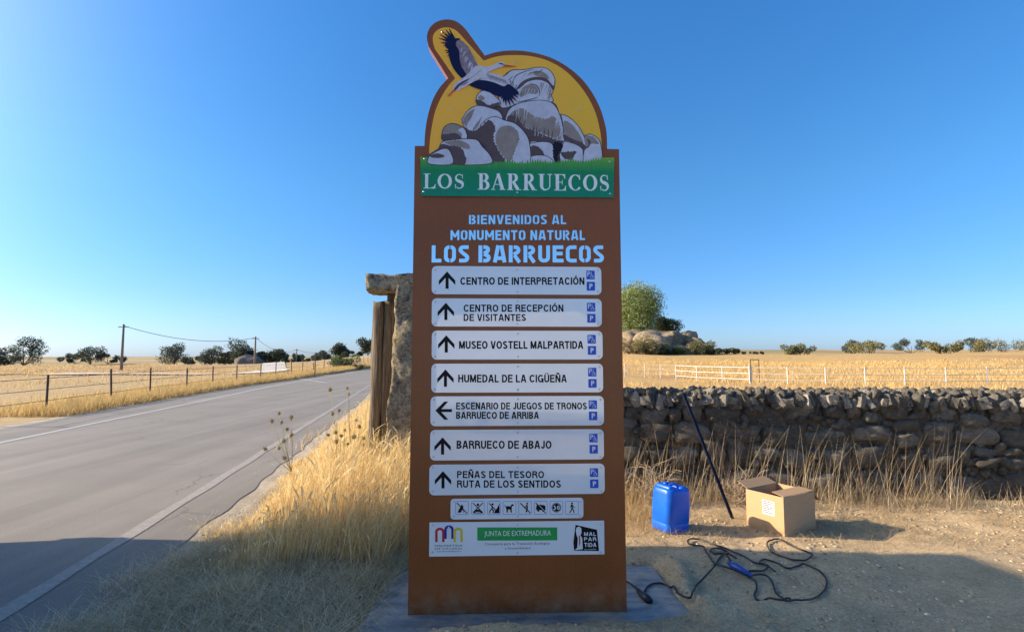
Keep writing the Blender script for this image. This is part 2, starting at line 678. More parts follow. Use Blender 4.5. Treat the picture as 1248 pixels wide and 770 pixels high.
# ------------------------------------------------------------------ road line and ground height
RY = [-60, -30, -15, -5, 0, 3.5, 7.4, 10.2, 15.5, 28.4, 45, 64, 90, 140, 220]
RX = [0.6, -.3, -1.0, -1.9, -2.5, -3.05, -3.72, -4.22, -5.12, -7.43, -9.5, -11.8, -14.4, -18.5, -24]


def xr(y):
    return np.interp(y, RY, RX)


def road_left(y):
    return xr(y) - 4.9 - np.interp(y, [-60, 10, 26, 36, 68, 200], [1.4, 1.4, 1.3, .9, .4, .3])


def gh(x, y):
    """height of the ground"""
    x = np.asarray(x, float)
    y = np.asarray(y, float)
    r = xr(y)
    onroad = sst(r + .95, r + .55, x) * sst(road_left(y) - .5, road_left(y) - .1, x)
    z = fbm(x * .35, y * .35) * .05 + fbm(x * 2.1, y * 2.1) * .025 + fbm(x * 9, y * 9, 3) * .010
    # banks of dug sand round the slab
    z = z + .07 * np.exp(-((x - 1.45) / .35) ** 2 - ((y - 4.05) / .30) ** 2)
    z = z + .05 * np.exp(-((x - 1.7) / .5) ** 2 - ((y - 3.3) / .18) ** 2)
    z = z + .03 * np.exp(-((x - .3) / .9) ** 2 - ((y - 2.95) / .12) ** 2)
    z = z + .04 * np.exp(-((x + 1.3) / .5) ** 2 - ((y - 4.3) / .5) ** 2)
    # the slab lies in a flat bed
    slab = sst(-1.0, -.86, x) * sst(1.16, 1.02, x) * sst(3.0, 3.12, y) * sst(4.22, 4.1, y)
    z = z * (1 - slab) - .035 * slab
    z = z - .012
    # sand spilt over the front edge of the slab
    ln = y - (3.12 + .13 * (x + .5))
    z = z + (.066 + .03 * vn(x * 9, y * 9) + .02 * vn(x * 31, y * 31)) * sst(.05, -.05, ln + .05 * vn(x * 6, y * 2)) * sst(-.9, -.3, x) * sst(1.9, 1.3, x) * sst(2.2, 2.8, y)
    z = z + (.06 + .03 * vn(x * 12, y * 12)) * np.exp(-((x - 1.12 + .06 * vn(x * 0 + 3, y * 5)) / .07) ** 2) * sst(3.1, 3.3, y) * sst(4.2, 3.9, y)
    # the land beyond
    far = sst(24, 60, np.hypot(x, y)) * sst(1.5, 16, np.abs(x - (r - 2.8)) - 2.8)
    z = z + far * fbm(x * .03, y * .03) * .9
    z = z + np.where(x > -6, sst(38, 90, y) * 1.9, 0) * sst(-6, 8, x)
    z = z + sst(150, 420, y) * 3.2 * sst(-40, 60, x + y * .1)
    z = z - sst(55, 130, y) * sst(-12, -30, x) * 1.15
    z = z + 3.3 * np.exp(-((x + 22) / 26) ** 2 - ((y - 135) / 40) ** 2)
    z = z + .5 * np.exp(-((x - 22) / 11) ** 2 - ((y - 96) / 11) ** 2)
    z = z + sst(200, 600, np.hypot(x, y)) * 2.5 * (fbm(x * .004, y * .004) + .3)
    # the road bed is level; its crumbled edge lies just under the soil
    onroad = onroad * sst(125, 85, y)
    z = z * (1 - onroad) + .010 * (onroad > .02) * (onroad < .6) - .006 * onroad
    return z


def gz(x, y):
    return float(gh(np.array([x]), np.array([y]))[0])


def graded(lo, hi, fine_lo, fine_hi, step, grow):
    a = list(np.arange(fine_lo, fine_hi + 1e-6, step))
    d = step
    while a[-1] < hi:
        d *= grow
        a.append(a[-1] + d)
    d = step
    while a[0] > lo:
        d *= grow
        a.insert(0, a[0] - d)
    return np.array(a)


gx = graded(-1500, 1500, -3.2, 3.6, .028, 1.07)
gy = graded(-500, 2600, 2.6, 6.6, .028, 1.06)
XX, YY = np.meshgrid(gx, gy)
ZZ = gh(XX, YY)
V = np.stack([XX.ravel(), YY.ravel(), ZZ.ravel()], 1)
nx, ny = len(gx), len(gy)
ii = (np.arange(ny - 1)[:, None] * nx + np.arange(nx - 1)[None, :]).ravel()
Fq = np.stack([ii, ii + 1, ii + nx + 1, ii + nx], 1)
x, y = V[:, 0], V[:, 1]
sand = np.array([.58, .43, .255])
straw = np.array([.50, .355, .175])
red = np.array([.36, .20, .11])
gravel = np.array([.50, .43, .33])
duff = np.array([.34, .28, .18])
far_gold = np.array([.55, .355, .14])
t = np.tile(sand, (len(V), 1))


def blend(t, c, w):
    w = np.clip(w, 0, 1)[:, None]
    return t * (1 - w) + c * w


t = blend(t, duff, sst(-.6, -1.0, x) * 1.0)
t = blend(t, straw, sst(5.8, 6.4, y) * .7)
t = blend(t, gravel, sst(xr(y) + 1.0, xr(y) + .6, x) * sst(road_left(y) - .8, road_left(y) - .2, x))
t = blend(t, straw, sst(road_left(y) - .2, road_left(y) - .7, x))
t = blend(t, far_gold, sst(9, 16, y) * sst(xr(y) + .6, xr(y) + 1.2, x))
rr = sst(.05, .35, fbm(x * .05 + 3, y * .02))
t = blend(t, red, rr * sst(20, 30, y) * .45)
t = blend(t, red * 1.15, np.exp(-((x - 12) / 3.5) ** 2 - ((y - 38) / 3) ** 2) * .9)
t = blend(t, np.array([.20, .19, .10]), sst(140, 330, np.hypot(x, y)) * (sst(-.15, .2, fbm(x * .02, y * .01)) * .6 + .1))
ground = link('ground', np_mesh('ground', V, Fq, M['soil'], tint=t, smooth=True))
tag(ground, kind='structure')


def strip(name, fl, fr, ys, z, mat, kind='structure'):
    b = MB()
    L = [(float(fl(y)), y, z) for y in ys]
    R = [(float(fr(y)), y, z) for y in ys]
    n = len(ys)
    b.add(L + R, [(i, n + i, n + i + 1, i + 1) for i in range(n - 1)])
    o = b.build(name, mat)
    tag(o, kind=kind)
    return o


ys = list(np.arange(-40, 2, 1.0)) + list(np.arange(2, 16, .2)) + list(np.arange(16, 40, 1.0)) + list(np.arange(40, 150, 4.0))
strip('road', lambda y: road_left(y) - .05 + .04 * math.sin(y * 1.7), lambda y: xr(y) + .55 + .02 * math.sin(y * 2.3) + .02 * math.sin(y * 7.1), ys, 0.0, M['asphalt'])
m = NT('worn_road_paint')
m.color(m.ramp(m.noise(18, 7, .85), [(.35, (.20, .18, .155)), (.65, (.36, .335, .30))]))
m.set(Roughness=.85)
M['paint_worn'] = m.m
strip('road_line', lambda y: xr(y) - .06 + .008 * math.sin(y * 3.3), lambda y: xr(y) + .06 + .01 * math.sin(y * 4.1), ys, .004, M['paint_worn'])
strip('road_line', lambda y: xr(y) - 4.96, lambda y: xr(y) - 4.84, ys, .004, M['paint'])
# the two short converging lines of a junction mark beside the left edge
for a, b_ in (((362, 461), (398, 466.5)), ((365, 466), (404, 466))):
    p, q = G(*a), G(*b_)
    d = (q - p).normalized()
    nrm = Vector((-d.y, d.x, 0)) * .09
    mb = MB().add([p - nrm + Vector((0, 0, .006)), q - nrm + Vector((0, 0, .006)), q + nrm + Vector((0, 0, .006)), p + nrm + Vector((0, 0, .006))], [(0, 1, 2, 3)])
    tag(mb.build('road_line', M['paint']), kind='structure')
# pale dirt track joining from the left
tp = [(-52, 38), (-38, 39.5), (-28, 42.5), (-23.4, 47), (-24.2, 54), (-29, 67), (-37, 85), (-47, 108)]
b = MB()
TL, TR = [], []
TPI = []
for i in range(len(tp) - 1):
    for k in range(5):
        u = k / 5
        TPI.append((tp[i][0] * (1 - u) + tp[i + 1][0] * u, tp[i][1] * (1 - u) + tp[i + 1][1] * u))
for i, (px, py) in enumerate(TPI):
    a, c_ = TPI[max(i - 1, 0)], TPI[min(i + 1, len(TPI) - 1)]
    d = Vector((c_[0] - a[0], c_[1] - a[1])).normalized()
    w = 1.7
    for s_, LL in ((-1, TL), (1, TR)):
        X, Y = px - d.y * w * s_, py + d.x * w * s_
        LL.append((X, Y, gz(X, Y) + .10))
n = len(TPI)
b.add(TR + TL, [(i, n + i, n + i + 1, i + 1) for i in range(n - 1)])
tag(b.build('dirt_track', M['track']), kind='structure')

# ------------------------------------------------------------------ THE SIGN
SB = Vector((.035959, 3.361856, 0))
SY = .0355862
sign = thing('monument_sign', 'tall rust brown welcome sign with stork and boulder picture and seven white direction panels', 'sign', SB, SY)
_n = Vector((math.sin(SY), -math.cos(SY), 0))
_ux = Vector((math.cos(SY), math.sin(SY), 0))


def S(px, py):
    """photo pixel -> (x, z) in the plane of the sign"""
    r = ray(px, py)
    o = Vector((0, 0, H))
    t_ = (SB - o).dot(_n) / r.dot(_n)
    p = o + r * t_ - SB
    return (p.dot(_ux), p.z)


def cat(pts, k=4, closed=False):
    """Catmull-Rom through points"""
    out = []
    n_ = len(pts)
    for i in range(n_ if closed else n_ - 1):
        if closed:
            p = [pts[(i + j) % n_] for j in (-1, 0, 1, 2)]
        else:
            p = [pts[max(0, min(n_ - 1, i + j))] for j in (-1, 0, 1, 2)]
        for q in range(k):
            t_ = q / k
            out.append(tuple(.5 * (2 * p[1][c] + (p[2][c] - p[0][c]) * t_ + (2 * p[0][c] - 5 * p[1][c] + 4 * p[2][c] - p[3][c]) * t_ ** 2
                                   + (3 * p[1][c] - p[0][c] - 3 * p[2][c] + p[3][c]) * t_ ** 3) for c in range(2)))
    if not closed:
        out.append(tuple(pts[-1]))
    return out


Z1 = lambda x, y: (500 + x / 4.8, 10 + y / 4.8)
Z2 = lambda x, y: (500 + x / 4.8, 120 + y / 4.8)
left_arc = cat([(517.3, 178), (518, 163), (521, 143), (527, 123), (535.5, 107.5), (546.2, 95.6)])
tab_l = [(523.3, 59)]
tab_arc = cat([(522.3, 57), (520.2, 45), (524, 34), (533, 26.5), (546, 24), (558, 27.5), (568, 36.5)])
top_arc = cat([(590.8, 68), (606, 63.6), (625, 61.8), (646, 63.6), (671, 70.5), (692, 82), (708.5, 96), (721, 112), (731, 131), (736.5, 148), (739.4, 163), (740, 181.6)])
outer = [(497, 749), (505.5, 178)] + left_arc + tab_arc + top_arc + [(754.5, 182), (764, 745)]
outer = [S(*p) for p in outer]
outer = outer[::-1]                                     # counter-clockwise

# ---- stroke fonts (unit cap height)


def arc(cx, cy, rx, ry, a0, a1, n_=10):
    return [(cx + rx * math.cos(rad(a0 + (a1 - a0) * i / n_)), cy + ry * math.sin(rad(a0 + (a1 - a0) * i / n_))) for i in range(n_ + 1)]


def sans(ch, s):
    a = s / 2
    T, B = 1 - a, a
    if ch in 'ÓÑÜ':
        base, w = sans({'Ó': 'O', 'Ñ': 'N', 'Ü': 'U'}[ch], s)
        base = list(base)
        if ch == 'Ó':
            base.append([(w / 2 - .04, 1.06), (w / 2 + .1, 1.22)])
        elif ch == 'Ñ':
            base.append(cat([(w / 2 - .17, 1.09), (w / 2 - .07, 1.17), (w / 2 + .07, 1.11), (w / 2 + .17, 1.19)], 3))
        else:
            base += [[(w / 2 - .19, 1.14), (w / 2 - .06, 1.14)], [(w / 2 + .06, 1.14), (w / 2 + .19, 1.14)]]
        return base, w
    if ch == 'I':
        return [[(a, 0), (a, 1)]], s
    if ch == 'L':
        return [[(a, 1), (a, B), (.54, B)]], .54
    if ch == 'E':
        return [[(.6, T), (a, T), (a, B), (.61, B)], [(a, .52), (.56, .52)]], .6
    if ch == 'T':
        return [[(0, T), (.64, T)], [(.32, T), (.32, 0)]], .64
    if ch == 'H':
        return [[(a, 0), (a, 1)], [(.66 - a, 0), (.66 - a, 1)], [(a, .53), (.66 - a, .53)]], .66
    if ch == 'N':
        return [[(a, 0), (a, 1)], [(.67 - a, 0), (.67 - a, 1)], [(a * 1.1, .97), (.67 - a * 1.1, .03)]], .67
    if ch == 'M':
        return [[(a, 0), (a, 1)], [(.8 - a, 0), (.8 - a, 1)], [(a * 1.2, .98), (.4, .05)], [(.8 - a * 1.2, .98), (.4, .05)]], .8
    if ch == 'A':
        return [[(a * .9, 0), (.36 - a * .35, 1)], [(.72 - a * .9, 0), (.36 + a * .35, 1)], [(.17, .3), (.55, .3)]], .72
    if ch == 'V':
        return [[(a * .9, 1), (.34 - a * .3, 0)], [(.68 - a * .9, 1), (.34 + a * .3, 0)]], .68
    if ch == 'O':
        return [arc(.38, .5, .38 - a, .5 - a, 0, 360, 26)], .76
    if ch == '0':
        return [arc(.28, .5, .28 - a, .5 - a, 0, 360, 22)], .56
    if ch == '3':
        return [arc(.27, .73, .24 - a, .27 - a, 150, -90, 10), arc(.27, .27, .27 - a, .27, 90, -150, 10)], .54
    if ch == 'C':
        return [arc(.37, .5, .37 - a, .5 - a, 38, 322, 22)], .7
    if ch == 'G':
        return [arc(.38, .5, .38 - a, .5 - a, 42, 330, 22) + [(.72 - a, .28)], [(.42, .45), (.73, .45)], [(.73 - a * .8, .5), (.73 - a * .8, 0)]], .74
    if ch == 'U':
        return [[(a, 1), (a, .34)] + arc(.33, .34, .33 - a, .34 - a, 180, 360, 10) + [(.66 - a, 1)]], .66
    if ch == 'J':
        return [[(.5 - a, 1), (.5 - a, .3)] + arc(.26, .29, .24 - a, .29 - a, 0, -175, 9)], .5
    if ch == 'S':
        return [arc(.32, .74, .30 - a, .26 - a, 20, 262, 12) + arc(.32, .27, .32 - a, .27 - a, 84, -164, 12)], .64
    if ch == 'D':
        return [[(a, 0), (a, 1)], [(a, T), (.32, T)] + arc(.32, .5, .36 - a, .5 - a, 85, -85, 12) + [(.32, B), (a, B)]], .68
    if ch == 'P':
        return [[(a, 0), (a, 1)], [(a, T), (.36, T)] + arc(.36, .715, .26 - a, .285 - a, 85, -85, 8) + [(.36, .43 + a), (a, .43 + a)]], .62
    if ch == 'R':
        return [[(a, 0), (a, 1)], [(a, T), (.38, T)] + arc(.38, .73, .26 - a, .27 - a, 85, -85, 8) + [(.38, .46 + a), (a, .46 + a)],
                [(.38, .5), (.53, .4), (.57, .2), (.61, 0)]], .66
    if ch == 'B':
        return [[(a, 0), (a, 1)], [(a, T), (.36, T)] + arc(.36, .755, .24 - a, .245 - a, 85, -85, 8) + [(.36, .51), (a, .51)],
                [(.36, .51)] + arc(.36, .28, .28 - a, .28 - a * 1.4, 85, -85, 8) + [(.36, B), (a, B)]], .64
    return [], .3


def stencil(ch, s):
    a = s / 2
    T, B, g = 1 - a, a, .055
    if ch == 'O':
        w = .66
        return [[(w / 2 - g / 2, T)] + arc(.3, .7, .3 - a, .3 - a, 90, 180, 6) + arc(.3, .3, .3 - a, .3 - a, 180, 270, 6) + [(w / 2 - g / 2, B)],
                [(w / 2 + g / 2, T)] + arc(w - .3, .7, .3 - a, .3 - a, 90, 0, 6) + arc(w - .3, .3, .3 - a, .3 - a, 0, -90, 6) + [(w / 2 + g / 2, B)]], w
    if ch == 'D':
        w = .66
        return [[(a, 0), (a, 1)], [(s + g, T)] + arc(w - .3, .7, .3 - a, .3 - a, 90, 0, 6) + arc(w - .3, .3, .3 - a, .3 - a, 0, -90, 6) + [(s + g, B)]], w
    if ch == 'B':
        w = .68
        return [[(a, 0), (a, 1)], [(s + g, T)] + arc(w - .30, .74, .26 - a, .26 - a, 90, -75, 7) + [(s + g + .03, .52)],
                [(s + g + .03, .50)] + arc(w - .28, .27, .28 - a, .27 - a, 80, -90, 7) + [(s + g, B)]], w
    if ch == 'R':
        w = .68
        return [[(a, 0), (a, 1)], [(s + g, T)] + arc(w - .30, .72, .27 - a, .28 - a, 90, -80, 7) + [(s + g, .46)],
                [(w - .36, .42), (w - .08, 0)]], w
    if ch == 'A':
        w = .72
        return [[(.09, 0), (.36 - g - .03, 1)], [(w - .09, 0), (.36 + g + .03, 1)], [(.2, .25), (.52, .25)]], w
    if ch == 'S':
        w = .6
        return [[(w - .04, T), (.28, T)] + arc(.26, .74, .26 - a, .26 - a, 90, 235, 5) + [(.3, .5)] + arc(w - .26, .27, .26 - a, .27 - a, 55, -90, 5) + [(.04, B)]], w
    if ch == 'C':
        w = .6
        return [[(w, T)] + arc(.3, .7, .3 - a, .3 - a, 90, 180, 6) + arc(.3, .3, .3 - a, .3 - a, 180, 270, 6) + [(w, B)]], w
    if ch == 'U':
        w = .66
        return [[(a, 1), (a, .3)] + arc(.3, .3, .3 - a, .3 - a, 180, 270, 5) + arc(w - .3, .3, .3 - a, .3 - a, 270, 360, 5) + [(w - a, 1)]], w
    if ch == 'M':
        return [[(a, 0), (a, 1)], [(.88 - a, 0), (.88 - a, 1)], [(a, .96), (.44, .3)], [(.88 - a, .96), (.44, .3)]], .88
    return sans(ch, s)


def fit(text, font, s, gap, space, box, mb, y, mi=0, zj=4e-5, cutter=None):
    """lay text out to fill a box given by photo corners"""
    x = 0
    st = []
    for ch in text:
        if ch == ' ':
            x += space
            continue
        g_, w = font(ch, s)
        for p in g_:
            st.append([(x + q[0], q[1]) for q in p])
        x += w + gap
    x -= gap
    (xa, za), (xb, zb) = S(box[0], box[3]), S(box[2], box[1])
    z_r = S(box[2], box[3])[1]
    k = 0
    for p in st:
        pp = [(xa + (xb - xa) * q[0] / x, za + (zb - z_r) * q[1] + (z_r - za) * q[0] / x) for q in p]
        w = s * (zb - z_r)
        if cutter is not None:
            cutter.append((pp, w))
        else:
            cl = len(p) > 20 and math.hypot(p[0][0] - p[-1][0], p[0][1] - p[-1][1]) < 1e-6
            if cl:
                pp = pp[:-1]
            mb.ribbon(pp, w, y - zj * (k % 6), mi, cl)
        k += 1


# ---- the steel plate with its cut-out letters
YF = 0.0                                                # front face of the plate
cut = []
fit('BIENVENIDOS AL', stencil, .2, .15, .36, (571.5, 262, 690, 273.2), None, 0, cutter=cut)
fit('MONUMENTO NATURAL', stencil, .2, .15, .36, (549, 280.5, 713, 292.5), None, 0, cutter=cut)
fit('LOS BARRUECOS', stencil, .22, .13, .36, (525.8, 299, 736, 319.8), None, 0, cutter=cut)
plate = MB().poly(outer, 0, 0, .006).mesh('sign_plate', M['corten'])
po = link('sign_plate', plate, sign)
cb = MB()
for pp, w in cut:
    t_ = MB().ribbon(pp, w, -.01)
    n_ = len(pp)
    # give the ribbon depth
    vs = t_.v
    k = len(vs)
    vs2 = [(v[0], .02, v[2]) for v in vs]
    fs = list(t_.f) + [tuple(i + k for i in f)[::-1] for f in t_.f]
    ring = list(range(n_, 2 * n_)) + list(range(n_ - 1, -1, -1))
    for i in range(len(ring)):
        p_, q_ = ring[i], ring[(i + 1) % len(ring)]
        fs.append((q_, p_, p_ + k, q_ + k))
    cb.add(vs + vs2, fs)
co = link('cutter', cb.mesh('cutter', M['corten']), sign)
md = po.modifiers.new('cut', 'BOOLEAN')
md.operation = 'DIFFERENCE'
md.object = co
md.solver = 'EXACT'
md.use_self = True
dg = bpy.context.evaluated_depsgraph_get()
newme = bpy.data.meshes.new_from_object(po.evaluated_get(dg))
po.modifiers.clear()
po.data = newme
newme.name = 'sign_plate'
bpy.data.objects.remove(co)


def offset(poly, d):
    n_ = len(poly)
    out = []
    for i in range(n_):
        p, c, q = poly[i - 1], poly[i], poly[(i + 1) % n_]
        a = Vector((c[0] - p[0], c[1] - p[1])).normalized()
        b_ = Vector((q[0] - c[0], q[1] - c[1])).normalized()
        n1, n2 = Vector((-a.y, a.x)), Vector((-b_.y, b_.x))
        m_ = (n1 + n2)
        if m_.length < .3:
            m_ = n1
        m_.normalize()
        k = d / max(.5, m_.dot(n1))
        out.append((c[0] + m_.x * k, c[1] + m_.y * k))
    return out


inner = offset(outer, .005)
b = MB()
n = len(outer)
vs = [(x, .0062, z) for x, z in outer] + [(x, .07, z) for x, z in outer] + [(x, .07, z) for x, z in inner] + [(x, .0062, z) for x, z in inner]
fs = []
for i in range(n):
    j = (i + 1) % n
    fs += [(i, n + i, n + j, j), (n + i, 2 * n + i, 2 * n + j, n + j), (2 * n + i, 3 * n + i, 3 * n + j, 2 * n + j)]
b.add(vs, fs)
b.build('folded_edge', M['corten'], sign)
for sx_ in (-.635, .635):
    MB().box((sx_ * .955, .045, 1.40), (.05, .05, 2.79)).build('back_post', M['corten'], sign)
for z_ in (.35, 1.1, 1.75, 2.78):
    MB().box((0, .035, z_), (1.15, .03, .04)).build('back_brace', M['corten'], sign)
MB().box((0, .09, .004), (1.26, .14, .008)).build('base_plate', M['corten'], sign)

# ---- rivets
rb = MB()
rb.tube([(0, 0, 0), (0, -.0022, 0), (0, -.0034, 0)], [.0065, .0058, .003], 8)
RIV = rb.mesh('rivet', M['metal'], True)


def rivet(px, py, y, parent):
    x, z = S(px, py)
    link('rivet', RIV, parent, (x, y, z))


def rrect(x0, z0, x1, z1, r, n_=6):
    return (arc(x1 - r, z1 - r, r, r, 0, 90, n_) + arc(x0 + r, z1 - r, r, r, 90, 180, n_)
            + arc(x0 + r, z0 + r, r, r, 180, 270, n_) + arc(x1 - r, z0 + r, r, r, 270, 360, n_))


def panel(name, x0, y0, x1, y1, r, label=None, slant=0):
    """panel given by photo edges, its corners rounded by r metres"""
    xa, z1a = S(x0, y0)
    xb, z1b = S(x1, y0 + slant)
    z0 = S((x0 + x1) / 2, y1)[1]
    pts = rrect(xa, z0, xb, (z1a + z1b) / 2, r)
    o = MB().poly(pts, -.006, 0, -.003).build(name, M['panel'], sign)
    if label:
        o['label'] = label
    # stand-off spacer hidden behind
    for px, py in ((x0 + 4, y0 + 4), (x1 - 4, y0 + 4 + slant), ((x0 + x1) / 2 + 1, y0 + 3.5), (x0 + 4, y1 - 4), (x1 - 4, y1 - 4), ((x0 + x1) / 2 + 1, y1 - 3.5)):
        rivet(px, py, -.006, o)
    return o


INKY = -.0066


def symbol(parent, x0, y0, kind):
    """blue parking square; kind 1 adds the wheelchair"""
    x1, y1 = x0 + 10, y0 + 10.6
    b_ = MB()
    (xa, za), (xb, zb) = S(x0, y1), S(x1, y0)
    b_.poly(rrect(xa, za, xb, zb, .003, 2), INKY, 0)
    if kind:
        fit('P', sans, .16, 0, 0, (x0 + 1.2, y0 + 1.3, x0 + 4.8, y0 + 7), b_, INKY - .0003, 1)
        w = .0022
        P = lambda ax, ay: S(x0 + ax, y0 + ay)
        b_.ribbon([P(6.1, 3.6), P(6.2, 6.2), P(8, 6.3), P(8.8, 8.6), P(9.3, 8.5)], w, INKY - .0004, 1)
        b_.ribbon([P(6.1, 4.9), P(7.8, 4.9)], w * .8, INKY - .00045, 1)
        cx, cz = P(6.3, 7.4)
        b_.ribbon(arc(cx, cz, .0085, .0085, 110, 380, 10), w * .8, INKY - .0005, 1)
        hx, hz = P(6.0, 2.6)
        b_.poly(arc(hx, hz, .0028, .0028, 0, 330, 8), INKY - .0004, 1)
    else:
        fit('P', sans, .2, 0, 0, (x0 + 3.3, y0 + 2.2, x0 + 7.2, y0 + 8.4), b_, INKY - .0003, 1)
    o = b_.build('parking_symbol', [M['blue_ink'], M['white_ink']], parent)
    return o


def arrow(parent, cx, cy, up=True):
    """bold arrow with a swept head, as on the panels"""
    if up:
        pts = [(0, -10.5), (10, .6), (10, 6), (1.9, -2.6), (1.9, 10.5), (-1.9, 10.5), (-1.9, -2.6), (-10, 6), (-10, .6)]
    else:
        pts = [(-10.3, 0), (.6, -11), (5.6, -11), (-3, -1.8), (10, -1.8), (10, 1.8), (-3, 1.8), (5.6, 11), (.6, 11)]
    MB().poly([S(cx + a, cy + b_) for a, b_ in pts], INKY).build('arrow', M['ink'], parent)


rows = [
    # left, top, right, bottom, slant, arrow centre, lines
    (526.5, 325, 732.5, 359, 0, (545, 341.5), True, [('CENTRO DE INTERPRETACIÓN', (561, 338.2, 712, 347.2))]),
    (526.5, 364, 733, 398, 0, (543.5, 379.5), True, [('CENTRO DE RECEPCIÓN', (565, 371.3, 686.5, 380)), ('DE VISITANTES', (565, 382.8, 641, 391.2))]),
    (526.5, 403, 734, 438, 0, (544, 419), True, [('MUSEO VOSTELL MALPARTIDA', (559.5, 415.6, 710.5, 425))]),
    (526, 443, 734.5, 478, 0, (543, 460.5), True, [('HUMEDAL DE LA CIGÜEÑA', (558.5, 456.4, 690.5, 465.8))]),
    (525, 482.5, 735.5, 518.5, 0, (541, 500), False, [('ESCENARIO DE JUEGOS DE TRONOS', (556, 490.3, 715, 498.6)), ('BARRUECO DE ARRIBA', (556, 501.5, 656.5, 510))]),
    (524.5, 523, 735.5, 560, 0, (539.5, 543), True, [('BARRUECO DE ABAJO', (556.5, 536.6, 672, 546.3))]),
    (523.5, 565, 736.5, 602, 0, (540, 584), True, [('PEÑAS DEL TESORO', (557, 573.4, 663, 582)), ('RUTA DE LOS SENTIDOS', (557, 584.7, 683.5, 593.6))]),
]
labs = ['white panel with up arrow reading CENTRO DE INTERPRETACIÓN', 'white panel with up arrow reading CENTRO DE RECEPCIÓN DE VISITANTES',
        'white panel with up arrow reading MUSEO VOSTELL MALPARTIDA', 'white panel with up arrow reading HUMEDAL DE LA CIGÜEÑA',
        'white panel with left arrow reading ESCENARIO DE JUEGOS DE TRONOS BARRUECO DE ARRIBA', 'white panel with up arrow reading BARRUECO DE ABAJO',
        'white panel with up arrow reading PEÑAS DEL TESORO RUTA DE LOS SENTIDOS']
for i, (x0, y0, x1, y1, sl_, ac, up, lines) in enumerate(rows):
    p = panel('direction_panel', x0, y0, x1, y1, .03, labs[i])
    arrow(p, *ac, up)
    for text, bx in lines:
        b = MB()
        fit(text, sans, .19, .10, .32, bx, b, INKY)
        b.build('lettering', M['ink'], p)
    sx0 = 714.5 + i * .7
    symbol(p, sx0, y0 + 5, 1)
    symbol(p, sx0 + .3, y0 + 18.6, 0)

# ---- pictogram panel
pp_ = panel('pictogram_panel', 549.3, 606.5, 710.7, 631.5, .02)
ZP = lambda x, y: S(545 + x / 7.341, 604 + y / 7.341)


def zbox(x0, y0, x1, y1):
    return (545 + x0 / 7.341, 604 + y0 / 7.341, 545 + x1 / 7.341, 604 + y1 / 7.341)


def disc(b_, cx, cy, r, y, mi=0, Zf=ZP):
    b_.poly([Zf(cx + r * math.cos(k * PI / 6), cy + r * math.sin(k * PI / 6)) for k in range(12)], y, mi)


